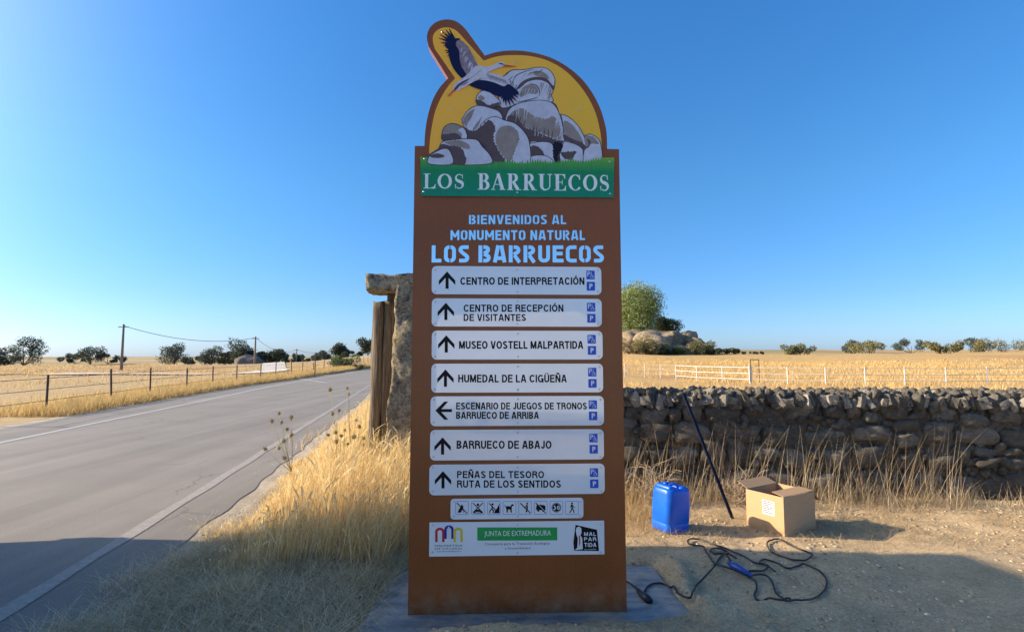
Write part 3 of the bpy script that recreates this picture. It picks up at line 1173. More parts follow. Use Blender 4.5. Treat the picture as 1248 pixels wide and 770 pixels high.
pk = .00307 / 7.341 * 1.55                              # metres per zoomed pixel, roughly
px_m = abs(ZP(1, 0)[0] - ZP(0, 0)[0])
for k, (cx, what) in enumerate(zip((133, 275, 418, 557, 697, 836, 976, 1115),
                                   ('tent', 'fire', 'climb', 'dog', 'litter', 'car', '30', 'walker'))):
    b = MB()
    a0, a1 = ZP(cx - 57, 162), ZP(cx + 57, 45)
    ring = rrect(a0[0], a0[1], a1[0], a1[1], .006, 3)
    b.ribbon(ring, 3.2 * px_m, INKY, 1, True)
    y_ = INKY
    P = lambda *q: [ZP(cx + u, 104 + v) for u, v in q]
    if what == 'tent':
        b.poly(P((-42, 42), (0, -34), (14, -8), (4, 10), (20, 42)), y_)
        b.poly(P((-8, 42), (2, 14), (12, 42)), y_ - .0002, 2)
        b.ribbon(P((-45, -44), (45, 48)), 9 * px_m, y_ - .0004)
    elif what == 'fire':
        disc(b, cx, 76, 12, y_)
        b.poly(P((-44, 48), (-30, 30), (-10, 16), (12, 14), (34, 30), (46, 48)), y_)
        b.ribbon(P((-24, 38), (22, 38)), 5 * px_m, y_ - .0002, 2)
        b.ribbon(P((-45, -44), (42, 40)), 8 * px_m, y_ - .0004)
        b.ribbon(P((45, -44), (-42, 40)), 8 * px_m, y_ - .0005)
    elif what == 'climb':
        b.poly(P((50, -40), (50, 48), (0, 48), (12, 20), (28, 4)), y_)
        disc(b, cx - 12, 72, 10, y_)
        b.ribbon(P((-14, -18), (-18, 8), (-4, 24), (-8, 46)), 11 * px_m, y_ - .0001)
        b.ribbon(P((-18, 8), (-34, 24), (-38, 46)), 9 * px_m, y_ - .0002)
        b.ribbon(P((-44, -42), (40, 46)), 9 * px_m, y_ - .0004)
    elif what == 'dog':
        b.poly(P((-34, -10), (-26, -16), (10, -14), (16, -30), (34, -34), (40, -22), (22, -14), (20, 10), (22, 42), (10, 42), (8, 16), (-14, 14), (-14, 42), (-26, 42), (-28, 16)), y_)
        b.ribbon(P((-34, -12), (-44, -24)), 6 * px_m, y_ - .0001)
    elif what == 'litter':
        disc(b, cx + 18, 66, 9, y_)
        b.ribbon(P((16, -26), (18, 8), (10, 40)), 13 * px_m, y_)
        b.ribbon(P((14, -20), (-8, 0)), 7 * px_m, y_ - .0001)
        b.ribbon(P((-44, -44), (46, 46)), 9 * px_m, y_ - .0004)
    elif what == 'car':
        b.poly(P((-42, 8), (-38, -22), (-20, -30), (22, -26), (42, -18), (42, 22), (-10, 20), (-40, 18)), y_)
        disc(b, cx - 22, 128, 10, y_ - .0001)
        disc(b, cx + 24, 128, 11, y_ - .0001)
        b.ribbon(P((-44, -44), (44, 46)), 9 * px_m, y_ - .0004)
        b.ribbon(P((-40, -50), (48, 40)), 4 * px_m, y_ - .0005, 2)
    elif what == '30':
        disc(b, cx, 101, 44, y_)
        disc(b, cx, 101, 39, y_ - .0002, 2)
        disc(b, cx, 101, 36.5, y_ - .0003, 0)
        fit('30', sans, .22, .14, .3, zbox(cx - 31, 83, cx + 31, 119), b, y_ - .0006, 2)
    else:
        disc(b, cx, 64, 9, y_)
        b.ribbon(P((-2, -30), (2, 6)), 15 * px_m, y_)
        b.ribbon(P((0, 4), (-8, 24), (-22, 44)), 9 * px_m, y_ - .0001)
        b.ribbon(P((2, 4), (14, 22), (18, 44)), 9 * px_m, y_ - .0002)
        b.ribbon(P((-4, -24), (-18, -6)), 6 * px_m, y_ - .0003)
        b.ribbon(P((4, -24), (20, -4), (26, 0)), 6 * px_m, y_ - .0004)
    b.build('pictogram', [M['ink'], M['blue_ink'], M['panel']], pp_)

# ---- logo panel
lp = panel('logo_panel', 523.5, 635.3, 736, 676, .002, slant=-1.0)
ZL = lambda x, y: S(520 + x / 5.673, 632 + y / 5.673)
lm = abs(ZL(1, 0)[0] - ZL(0, 0)[0])


def lbox(x0, y0, x1, y1):
    return (520 + x0 / 5.673, 632 + y0 / 5.673, 520 + x1 / 5.673, 632 + y1 / 5.673)


b = MB()
for k, (cx, y0, y1, mi) in enumerate(((92, 86, 157, 0), (155, 70, 135, 1), (218, 86, 157, 2))):
    b.ribbon([ZL(cx - 24, y1), ZL(cx - 24, y0 + 4)] + [ZL(cx - 24 * math.cos(t_), y0 - 20 * math.sin(t_)) for t_ in np.linspace(.15, PI - .15, 9)]
             + [ZL(cx + 24, y0 + 4), ZL(cx + 24, y1)], 17 * lm, INKY - .0002 * k, mi)
disc(b, 153, 56, 6, INKY - .0008, 3, ZL)
b.ribbon([ZL(153, 62), ZL(153, 92)], 6 * lm, INKY - .0008, 3)
b.build('arch_emblem', [M['redink'], M['mblue'], M['myel'], M['panel']], lp)


def bf(text, box, mat, y, parent, name='lettering', bold=0):
    cu = bpy.data.curves.new('t', 'FONT')
    cu.body = text
    cu.resolution_u = 2
    o = bpy.data.objects.new('t', cu)
    COL.objects.link(o)
    me = bpy.data.meshes.new_from_object(o.evaluated_get(bpy.context.evaluated_depsgraph_get()))
    bpy.data.objects.remove(o)
    co_ = np.empty(len(me.vertices) * 3)
    me.vertices.foreach_get('co', co_)
    co_ = co_.reshape(-1, 3)
    mn, mx = co_.min(0), co_.max(0)
    (xa, za), (xb, zb) = S(box[0], box[3]), S(box[2], box[1])
    out = np.empty_like(co_)
    out[:, 0] = xa + (co_[:, 0] - mn[0]) / (mx[0] - mn[0]) * (xb - xa)
    out[:, 2] = za + (co_[:, 1] - mn[1]) / (mx[1] - mn[1]) * (zb - za)
    out[:, 1] = y
    me.vertices.foreach_set('co', out.ravel())
    me.materials.clear()
    me.materials.append(mat)
    me.update()
    return link(name, me, parent)


bf('MALPARTIDA', lbox(58, 174, 248, 190), M['ink'], INKY, lp)
bf('DE CÁCERES', lbox(58, 193, 246, 209), M['ink'], INKY, lp)
bf('AYUNTAMIENTO', lbox(70, 216, 236, 227), M['ink'], INKY, lp)
g = MB().poly([ZL(350, 147), ZL(902, 145), ZL(902, 56), ZL(350, 56)], INKY).build('green_banner', M['jgreen'], lp)
bf('JUNTA DE EXTREMADURA', lbox(398, 76, 858, 128), M['white_ink'], INKY - .0005, lp)
bf('Consejería para la Transición Ecológica', lbox(404, 156, 850, 184), M['ink'], INKY, lp)
bf('y Sostenibilidad', lbox(540, 190, 716, 212), M['ink'], INKY, lp)
b = MB()
b.poly([ZL(*q) for q in ((1028, 38), (1176, 72), (1190, 219), (1018, 216), (1013, 160))], INKY, 0)
b.poly([ZL(*q) for q in ((1036, 56), (1055, 50), (1068, 62), (1070, 92), (1062, 110), (1074, 130), (1078, 206), (1022, 212), (1040, 196), (1044, 130), (1034, 104), (1030, 78))], INKY - .0003, 1)
b.poly([ZL(*q) for q in ((1050, 112), (1060, 112), (1062, 165), (1052, 190))], INKY - .0006, 2)
b.build('black_emblem', [M['ink'], M['panel'], M['beakink']], lp)
b = MB()
for text, bx in (('MAL', (1086, 88, 1170, 114)), ('PAR', (1086, 124, 1172, 150)), ('TIDA', (1088, 162, 1172, 190))):
    fit(text, sans, .19, .12, .3, lbox(*bx), b, INKY - .0005)
b.build('lettering', M['white_ink'], lp)
bf('MULTICENTRO', lbox(1090, 203, 1172, 212), M['white_ink'], INKY - .0005, lp)

# ---- the round picture panel
inn_left = cat([(523.2, 200), (524, 172), (529.5, 140), (537.5, 120), (545.5, 107), (554.8, 96)])
inn_tab = cat([(530, 60), (527.6, 50), (529, 42), (536, 36), (545.5, 34.4), (555, 37.5), (562.5, 44.5)])
inn_top = cat([(589.6, 74.8), (606, 69.6), (625, 68), (646, 69.2), (667, 74.6), (687.5, 86), (704, 102), (717, 120), (726, 139), (730.5, 157), (733, 174), (733, 200)])
pic = [S(*p) for p in (inn_left + inn_tab + inn_top)][::-1]
picture = MB().poly(pic, -.005, 0, -.001).build('picture_panel', M['yellow'], sign)
for q in ((0.5, 0), ):
    pass
for px, py in ((538.7, 40), (549.7, 132), (628.3, 77), (705.7, 134.5)):
    rivet(px, py, -.006, picture)

Q4 = lambda x, y: S(520 + x / 5.923, 75 + y / 5.923)
qm = abs(Q4(1, 0)[0] - Q4(0, 0)[0])
rk = random.Random(5)


def spiky(pts, amp, n_=3, out=1):
    """an outline with hatched, torn edge"""
    res = []
    for i in range(len(pts)):
        p, q = pts[i], pts[(i + 1) % len(pts)]
        L = math.hypot(q[0] - p[0], q[1] - p[1])
        m_ = max(1, int(L / 9))
        nx_, ny_ = (q[1] - p[1]) / (L or 1), -(q[0] - p[0]) / (L or 1)
        for k in range(m_):
            u = k / m_
            a = amp * (rk.random() if k % 2 else -rk.random() * .5)
            res.append((p[0] + (q[0] - p[0]) * u + nx_ * a, p[1] + (q[1] - p[1]) * u + ny_ * a))
    return res


ART_Y = -.0055
layer = [0]
rock = MB()                                             # 0 pale, 1 taupe, 2 brown, 3 outline, 4 yellow
RM = [M['rockwhite'], M['taupe'], M['brownink'], M['outline'], M['yellow']]


def lay(pts, mi, dx=0, smooth=True, spike=0):
    layer[0] += 1
    p = [(x + dx, y) for x, y in pts]
    if smooth:
        p = cat(p, 4, True)
    if spike:
        p = spiky(p, spike)
    rock.poly([Q4(*q) for q in p], ART_Y - layer[0] * .00003, mi)


def stroke(pts, w, mi=3, dx=0, taper=True):
    layer[0] += 1
    p = cat([(x + dx, y) for x, y in pts], 5)
    n_ = len(p)
    ws = [w * qm * (.25 + .75 * math.sin(PI * (i + .5) / n_)) if taper else w * qm for i in range(n_)]
    rock.ribbon([Q4(*q) for q in p], ws, ART_Y - layer[0] * .00003, mi)


def outlined(pts, dx=0, mi=0, w=5):
    lay(pts, mi, dx)
    stroke(pts + [pts[0]], w, 3, dx, False)


def hatch(pts, direction, length, mi, dx=0, n_=16, w=6):
    """a row of tapered brush hairs along a line"""
    pl = cat([(x + dx, y) for x, y in pts], 6)
    for k in range(n_):
        i = int(rk.random() * (len(pl) - 1))
        x, y = pl[i]
        L = length * (.4 + rk.random() * .8)
        ax = direction[0] + rk.uniform(-.2, .2)
        ay = direction[1] + rk.uniform(-.2, .2)
        layer[0] += 1
        q = [(x - ax * L * .3, y - ay * L * .3), (x + ax * L * .3, y + ay * L * .3 - 1), (x + ax * L, y + ay * L)]
        rock.ribbon([Q4(*c_) for c_ in q], [w * qm, w * qm * .7, w * qm * .1], ART_Y - layer[0] * .00001 - .002, mi)


X5 = 592
# mass behind everything
lay([(370, 330), (420, 300), (540, 330), (600, 280), (900, 290), (980, 420), (1150, 600), (1255, 690), (1255, 745), (40, 745), (100, 620), (260, 500)], 2)
# top boulder with its cap
outlined([(-45, 130), (-20, 95), (30, 66), (120, 62), (180, 50), (250, 47), (300, 72), (332, 130), (326, 200), (308, 250), (320, 290), (250, 305), (80, 305), (10, 330), (-60, 330), (-75, 200)], X5)
lay([(50, 212), (85, 160), (140, 128), (210, 115), (275, 130), (322, 180), (330, 140), (336, 160), (322, 215), (280, 160), (215, 138), (140, 150), (90, 190)], 2, X5)
lay([(180, 75), (230, 75), (270, 95), (290, 130), (240, 118), (190, 105)], 1, X5)
lay([(78, 232), (105, 190), (155, 168), (196, 185), (214, 225), (190, 240), (140, 235), (90, 262)], 1, X5)
stroke([(150, 165), (195, 175), (222, 215), (220, 255)], 7, 3, X5)
stroke([(60, 298), (130, 285), (215, 262)], 7, 3, X5)
stroke([(30, 160), (50, 110), (110, 80), (180, 60)], 6, 3, X5)
stroke([(-55, 215), (-20, 160), (30, 110)], 6, 3, X5)
stroke([(-60, 120), (-20, 100), (20, 70), (90, 62)], 6, 3, X5)
hatch([(-40, 210), (0, 160), (60, 190)], (-.4, .9), 60, 2, X5, 10)
hatch([(230, 170), (290, 200), (300, 260)], (-.2, 1), 50, 1, X5, 12)
hatch([(90, 210), (200, 215)], (-.3, 1), 40, 0, X5, 9, 5)
hatch([(110, 100), (180, 85), (240, 70)], (-.8, .5), 50, 2, X5, 7, 4)
# big middle boulder
outlined([(-25, 420), (0, 355), (60, 312), (180, 286), (285, 292), (338, 330), (372, 400), (392, 480), (402, 560), (392, 604), (330, 592), (230, 580), (150, 590), (110, 520), (60, 460), (0, 450)], X5)
lay([(5, 400), (50, 350), (110, 345), (170, 390), (260, 420), (330, 400), (368, 480), (380, 565), (300, 545), (200, 505), (120, 480), (50, 440)], 1, X5, spike=7)
lay([(-15, 410), (20, 385), (60, 410), (110, 475), (180, 505), (250, 535), (320, 560), (388, 572), (390, 604), (300, 600), (150, 592), (80, 500), (0, 450)], 2, X5, spike=12)
hatch([(60, 340), (180, 330), (290, 350)], (0, 1), 90, 0, X5, 26, 9)
hatch([(350, 420), (385, 560)], (-.3, .9), 60, 0, X5, 14, 7)
hatch([(40, 400), (120, 470)], (.25, -1), 60, 2, X5, 12, 7)
hatch([(180, 500), (330, 550)], (.1, -1), 45, 2, X5, 18, 7)
hatch([(190, 530), (370, 575)], (.1, -1), 30, 0, X5, 10, 5)
# right slope boulders
outlined([(375, 385), (430, 405), (490, 458), (535, 530), (562, 610), (540, 625), (480, 600), (400, 560), (392, 470)], X5)
lay([(395, 440), (430, 440), (480, 490), (520, 550), (535, 600), (480, 585), (405, 545)], 1, X5, spike=6)
lay([(398, 530), (440, 550), (480, 570), (545, 600), (545, 625), (480, 600), (400, 570)], 2, X5, spike=9)
hatch([(400, 420), (480, 480), (530, 570)], (.3, .9), 45, 0, X5, 12, 6)
outlined([(545, 542), (590, 530), (640, 560), (664, 610), (668, 745), (560, 740), (500, 700), (560, 600)], X5)
lay([(545, 545), (600, 545), (650, 600), (600, 600), (560, 620)], 1, X5, spike=6)
lay([(560, 560), (590, 580), (580, 620), (545, 680), (505, 665), (530, 625), (575, 610)], 2, X5, spike=7)
outlined([(398, 580), (470, 598), (525, 630), (535, 670), (520, 745), (400, 745), (365, 690), (380, 640)], X5)
lay([(400, 590), (460, 610), (510, 640), (440, 640), (390, 640)], 0, X5)
lay([(370, 660), (420, 655), (490, 655), (470, 690), (455, 720), (420, 715), (390, 700)], 2, X5, spike=12)
lay([(545, 650), (600, 620), (650, 640), (662, 735), (560, 735)], 0, X5)
# lower middle
outlined([(150, 600), (220, 585), (300, 592), (325, 640), (322, 745), (150, 745)], X5)
lay([(150, 622), (200, 612), (240, 640), (262, 690), (200, 690), (150, 690)], 2, X5, spike=12)
lay([(328, 585), (392, 604), (382, 640), (352, 690), (372, 745), (335, 745), (318, 660)], 3, X5, spike=8)
outlined([(95, 705), (200, 682), (285, 692), (322, 745), (200, 750), (110, 748)], X5)
hatch([(150, 700), (280, 730)], (.9, .3), 50, 2, X5, 6, 5)
# upper left small
outlined([(355, 292), (368, 246), (410, 216), (470, 238), (532, 300), (512, 332), (450, 342), (375, 322)])
lay([(356, 280), (400, 290), (450, 320), (512, 300), (530, 310), (505, 334), (450, 344), (372, 324)], 2, spike=6)
lay([(370, 270), (390, 250), (420, 270), (400, 290)], 1)
# left middle
outlined([(255, 424), (300, 360), (370, 325), (460, 342), (528, 372), (545, 425), (470, 412), (410, 470), (335, 512), (275, 482)])
lay([(262, 425), (300, 375), (345, 350), (330, 400), (300, 450), (285, 480)], 1, spike=6)
lay([(330, 500), (370, 440), (400, 400), (385, 450), (350, 500)], 1, spike=5)
hatch([(330, 380), (440, 400)], (-.6, .8), 70, 2, 0, 12, 6)
# big front boulder
outlined([(385, 470), (440, 420), (500, 405), (560, 430), (640, 455), (708, 520), (742, 600), (738, 745), (600, 745), (520, 700), (440, 600), (400, 520)])
lay([(270, 482), (330, 512), (400, 470), (450, 425), (495, 480), (480, 560), (520, 650), (570, 740), (440, 740), (430, 640), (390, 590), (330, 560), (288, 560)], 2, spike=10)
lay([(498, 570), (515, 495), (580, 468), (650, 500), (668, 560), (640, 640), (600, 730), (560, 700), (520, 640)], 1, spike=8)
hatch([(640, 540), (690, 700)], (-.25, 1), 110, 0, 0, 26, 9)
hatch([(450, 430), (520, 450)], (-.5, .9), 110, 2, 0, 10, 9)
hatch([(410, 460), (440, 440)], (-.3, 1), 90, 0, 0, 5, 6)
hatch([(520, 640), (560, 710)], (.3, -1), 70, 0, 0, 9, 8)
# far left group
outlined([(108, 545), (128, 482), (180, 455), (240, 468), (278, 500), (292, 560), (200, 574), (120, 578)], mi=1)
lay([(108, 535), (150, 530), (220, 525), (250, 560), (200, 574), (115, 578)], 2, spike=6)
lay([(225, 500), (270, 490), (290, 560), (250, 560), (255, 530)], 0, spike=8)
outlined([(90, 640), (112, 590), (200, 570), (350, 568), (400, 618), (462, 690), (450, 745), (180, 745), (160, 670)])
lay([(130, 590), (220, 575), (300, 600), (310, 640), (240, 625), (170, 610)], 1, spike=6)
lay([(88, 640), (110, 600), (170, 612), (250, 630), (278, 680), (280, 745), (185, 745), (165, 665)], 2, spike=9)
hatch([(300, 600), (420, 690)], (.5, .85), 80, 1, 0, 10, 7)
outlined([(18, 690), (60, 662), (125, 635), (168, 652), (186, 745), (18, 745)])
lay([(22, 690), (70, 668), (125, 680), (120, 700), (60, 705)], 2, spike=5)
rock.build('boulder_drawing', RM, picture)

# stork
Z3 = lambda x, y: S(520 + x / 6.417, 25 + y / 6.417)
sm = abs(Z3(1, 0)[0] - Z3(0, 0)[0])
st = MB()
SM = [M['navy'], M['mauve'], M['lilac'], M['purple'], M['beakink'], M['outline']]
sy = [-.0092]


def sl_(pts, mi, smooth=True):
    sy[0] -= .00004
    st.poly([Z3(*q) for q in (cat(pts, 4, True) if smooth else pts)], sy[0], mi)


def sf(p, q, w, mi=0):
    sy[0] -= .00004
    m_ = ((p[0] + q[0]) / 2, (p[1] + q[1]) / 2)
    st.ribbon([Z3(*p), Z3(*m_), Z3(*q)], [w * sm, w * sm * .85, w * sm * .15], sy[0], mi)


for q in ((176, 70), (150, 78), (122, 92), (104, 118), (96, 146), (112, 182), (130, 204)):
    sf((232, 190), q, 22)
for q in ((140, 240), (150, 262), (160, 290)):
    sf((200, 250), q, 14)
sl_([(196, 156), (228, 148), (262, 152), (236, 190), (256, 240), (258, 305), (275, 372), (312, 430), (276, 456), (232, 412), (200, 362), (176, 290), (172, 240), (148, 214), (150, 185)], 0)
sl_([(256, 160), (312, 198), (352, 262), (388, 335), (402, 372), (368, 405), (322, 432), (288, 392), (262, 322), (256, 250), (228, 192)], 1)
for k in range(16):
    a_, c_ = rk.random(), rk.random()
    x_, y_ = 262 + a_ * 90 + c_ * 30, 200 + a_ * 170 + c_ * 20
    sf((x_, y_), (x_ - 14 - c_ * 10, y_ + 44), 5, 2)
sl_([(430, 448), (470, 418), (560, 432), (625, 462), (655, 512), (600, 530), (500, 502), (430, 490)], 2)
for k in range(12):
    a_ = k / 12
    sf((470 + a_ * 150, 425 + a_ * 50), (500 + a_ * 150, 475 + a_ * 40), 7, 1)
for q in ((722, 590), (718, 612), (704, 640), (684, 664), (655, 676), (622, 676), (600, 650), (585, 622)):
    sf((610, 545), q, 26)
sl_([(330, 502), (372, 484), (430, 474), (520, 490), (600, 522), (640, 505), (690, 540), (720, 575), (690, 590), (620, 600), (560, 602), (500, 574), (420, 548), (350, 522)], 0, True)
sl_([(205, 548), (228, 500), (290, 455), (345, 405), (392, 362), (470, 370), (520, 358), (556, 338), (590, 333), (612, 345), (612, 362), (585, 372), (540, 386), (484, 412), (432, 452), (352, 496), (290, 532), (235, 558)], 2)
for k in range(9):
    sf((330 + k * 12, 470 - k * 9), (300 + k * 12, 495 - k * 9), 4, 1)
sl_([(212, 548), (255, 500), (330, 462), (318, 480), (262, 518), (226, 556)], 3)
sl_([(262, 520), (318, 490), (332, 484), (300, 508)], 3)
sl_([(162, 598), (190, 572), (214, 545), (224, 555), (205, 575), (176, 600)], 4, False)
sl_([(600, 352), (700, 367), (696, 371), (602, 371)], 4, False)
sl_([(560, 345), (580, 342), (606, 352), (590, 356)], 5, False)
st.build('stork_drawing', SM, picture)

# ---- green title panel: its upper edge is a row of printed grass blades
gp = []
x0g, x1g = 512.6, 748.2
gp += [S(513.4, 239.6), S(747, 241.6), S(748.2, 193)]
n = 150
for k in range(n + 1):
    px = 746 - (746 - 515) * k / n
    basey = 197 + 3.2 * math.sin((px - 515) / 230 * PI) ** 1.0 + .8 * math.sin(px * .17)
    if px > 733 or px < 523:
        py = 192.6 + (.6 if px > 733 else 0)
    else:
        py = basey - (rk.uniform(2.2, 5.2) if k % 2 else 0) * (1 if px < 640 else 1.15)
    gp.append(S(px, py))
gp.append(S(512.6, 191.2))
title = MB().poly(gp[::-1] if False else gp, -.0125, 0, -.0105).build('title_panel', M['green'], sign)
MB().poly([S(513.4, 239), S(746.6, 241), S(747.6, 203.5), S(512.9, 203)], -.0105, 0, -.001).build('title_backing', M['green'], sign)
for px, py in ((517.5, 194.5), (742.5, 197.8), (516.5, 234.5), (743, 236.8), (630.5, 235.5)):
    rivet(px, py, -.0125, title)


def serif(ch):
    """(strokes [(points, widths)], advance), thick and thin"""
    K, N = .19, .055
    sr = lambda x0, x1, z: ([(x0, z), (x1, z)], [.045, .045])
    if ch == 'L':
        return [([(.19, 0), (.19, 1)], [K, K]), sr(.02, .38, .977), sr(.02, .66, .023), ([(.40, .03), (.60, .06), (.655, .30)], [.03, .12, .03])], .68
    if ch in 'OQ':
        p = arc(.40, .5, .30, .465, 0, 360, 28)[:-1]
        return [(p, [N + (K - N) * abs(math.cos(2 * PI * i / 28)) ** 1.3 for i in range(28)], True)], .80
    if ch == 'C':
        p = arc(.40, .5, .30, .465, 48, 318, 24)
        return [(p, [N * .8 + (K - N) * abs(math.cos(rad(48 + 270 * i / 24))) ** 1.3 for i in range(25)]), ([(.63, .98), (.63, .68)], [.035, .075]), ([(.62, .24), (.66, .14)], [.03, .05])], .74
    if ch == 'S':
        p = arc(.30, .74, .18, .225, 40, 255, 10) + arc(.30, .26, .19, .225, 75, -140, 10)
        n_ = len(p)
        return [(p, [N + (K * 1.05 - N) * math.exp(-((i - n_ / 2) / (n_ * .2)) ** 2) for i in range(n_)]), ([(.47, .98), (.47, .70)], [.03, .06]), ([(.10, .30), (.10, .02)], [.06, .03])], .60
    if ch == 'E':
        return [([(.19, 0), (.19, 1)], [K, K]), sr(.02, .62, .977), sr(.02, .66, .023), ([(.25, .51), (.46, .51)], [.045, .045]), ([(.46, .66), (.46, .36)], [.035, .035]),
                ([(.46, .96), (.57, .93), (.61, .70)], [.03, .10, .03]), ([(.46, .03), (.60, .06), (.65, .30)], [.03, .11, .03])], .70
    if ch == 'U':
        return [([(.18, 1), (.18, .30)] + arc(.39, .30, .21, .265, 180, 280, 8), [K, K] + [K - (K - N * 1.2) * i / 8 for i in range(9)]),
                (arc(.39, .30, .24, .265, 280, 360, 6) + [(.63, 1)], [N * 1.2] * 8), sr(.02, .35, .977), sr(.50, .76, .977)], .78
    if ch == 'A':
        return [([(.37, 1.0), (.62, .03)], [K * .9, K]), ([(.37, .98), (.10, .03)], [.06, .055]), ([(.2, .33), (.52, .33)], [.045, .045]), sr(.0, .22, .023), sr(.46, .77, .023)], .78
    if ch == 'B':
        up = [(.2, .977), (.32, .977)] + arc(.34, .76, .17, .215, 85, -85, 8) + [(.32, .52), (.2, .52)]
        dn = [(.2, .52), (.34, .52)] + arc(.36, .275, .20, .245, 85, -85, 8) + [(.34, .023), (.2, .023)]
        wf = lambda n_: [.045, .045] + [.06 + .12 * math.sin(PI * i / 8) for i in range(9)] + [.045, .045]
        return [([(.19, 0), (.19, 1)], [K, K]), (up, wf(0)), (dn, wf(0)), sr(.02, .3, .977), sr(.02, .3, .023)], .66
    if ch == 'R':
        up = [(.2, .977), (.33, .977)] + arc(.35, .75, .17, .225, 85, -85, 8) + [(.33, .51), (.2, .51)]
        return [([(.19, 0), (.19, 1)], [K, K]), (up, [.045, .045] + [.06 + .12 * math.sin(PI * i / 8) for i in range(9)] + [.045, .045]),
                ([(.34, .52), (.60, .03)], [.15, K]), sr(.02, .36, .977), sr(.02, .34, .023), sr(.54, .77, .023)], .78
    return [], .35


b = MB()
for word, bx in (('LOS', (515.8, 213, 566.8, 230.5)), ('BARRUECOS', (582, 214, 742.5, 232))):
    x = 0
    st_ = []
    for ch in word:
        g_, w = serif(ch)
        for q in g_:
            st_.append(([(x + a[0], a[1]) for a in q[0]], q[1], len(q) > 2))
        x += w + .07
    x -= .07
    (xa, za), (xb, zb) = S(bx[0], bx[3]), S(bx[2], bx[1])
    for k, (p, w, cl) in enumerate(st_):
        kx = (xb - xa) / x
        b.ribbon([(xa + q[0] * kx, za + (zb - za) * q[1]) for q in p], [v * (zb - za) * 1.05 for v in w], -.0130 - .00004 * (k % 7), 0, cl)
b.build('lettering', M['title_ink'], title)

# ------------------------------------------------------------------ concrete slab under the sign
b = MB()
sl_pts = [(-.86, 3.14), (1.08, 3.16), (1.02, 4.11), (-.84, 4.09)]
vs = [(x, y, -.12) for x, y in sl_pts] + [(x, y, -.005) for x, y in sl_pts] + [(x + (.008 if x < 0 else -.008), y + (.008 if y < 3.5 else -.008), .0) for x, y in sl_pts]
b.add(vs, [(0, 1, 5, 4), (1, 2, 6, 5), (2, 3, 7, 6), (3, 0, 4, 7), (4, 5, 9, 8), (5, 6, 10, 9), (6, 7, 11, 10), (7, 4, 8, 11), (8, 9, 10, 11)])
tag(b.build('concrete_slab', M['concrete']), kind='structure')


# ------------------------------------------------------------------ rocks
def rock_mesh(name, mat, seed, sub=2, box_=.5, amp=.14, smooth=True, flatness=None):
    """a unit stone: a cube pulled toward a ball, dented by noise"""
    bm = bmesh.new()
    bmesh.ops.create_cube(bm, size=1)
    bmesh.ops.subdivide_edges(bm, edges=bm.edges[:], cuts=sub, use_grid_fill=True)
    off = Vector((seed * 7.3, seed * 3.1, seed * 1.7))
    for v in bm.verts:
        p = v.co.copy()
        s_ = p.normalized() * .55
        p = p.lerp(s_, box_)
        d = noise.noise(p * 1.6 + off) * amp * 1.6 + noise.noise(p * 4 + off) * amp * .7
        v.co = p * (1 + d)
    me = bpy.data.meshes.new(name)
    bm.to_mesh(me)
    bm.free()
    me.materials.append(mat)
    if smooth:
        me.polygons.foreach_set('use_smooth', [True] * len(me.polygons))
    return me


def rough_block(name, mat, dims, seed, loc, rot=(0, 0, 0), parent=None, cuts=(3, 3, 12), amp=.03, round_=.25):
    """hewn block with uneven faces and worn edges"""
    bm = bmesh.new()
    bmesh.ops.create_cube(bm, size=1)
    # subdivide along each axis
    for ax in range(3):
        es = [e for e in bm.edges if abs((e.verts[0].co - e.verts[1].co).normalized()[ax]) > .9]
        bmesh.ops.subdivide_edges(bm, edges=es, cuts=cuts[ax], use_grid_fill=True)
    off = Vector((seed * 5.3, seed * 2.1, seed * 9.7))
    for v in bm.verts:
        p = v.co.copy()
        # round the vertical edges
        r_ = Vector((p.x, p.y, 0))
        if r_.length > .5:
            k = 1 - round_ * (r_.length - .5)
            p.x *= k
            p.y *= k
        e = max(0, abs(p.z) - .48)
        p = Vector((p.x * dims[0], p.y * dims[1], p.z * dims[2]))
        n3 = noise.noise_vector(p * 3.2 + off) * amp + noise.noise_vector(p * 9 + off) * amp * .45 + noise.noise_vector(p * 26 + off) * amp * .22
        v.co = p + n3
    me = bpy.data.meshes.new(name)
    bm.to_mesh(me)
    bm.free()
    me.materials.append(mat)
    me.polygons.foreach_set('use_smooth', [True] * len(me.polygons))
    return link(name, me, parent, loc, rot)


# stone gateway behind the sign: two timber posts, a granite pillar, a lintel
o = rough_block('granite_pillar', M['granite'], (.46, .60, 2.44), 3, (-1.215, 6.62, 1.11), (0, rad(3.4), rad(4)), cuts=(14, 16, 70), amp=.036)
tag(o, 'rough lichen covered granite pillar standing right of the two timber posts', 'pillar')
o = rough_block('granite_lintel', M['granite'], (1.25, .50, .20), 9, (-1.20, 6.84, 2.43), (0, rad(-1.2), rad(3)), cuts=(24, 8, 5), amp=.032)
tag(o, 'pale weathered granite slab lying across the pillar and timber posts', 'lintel')


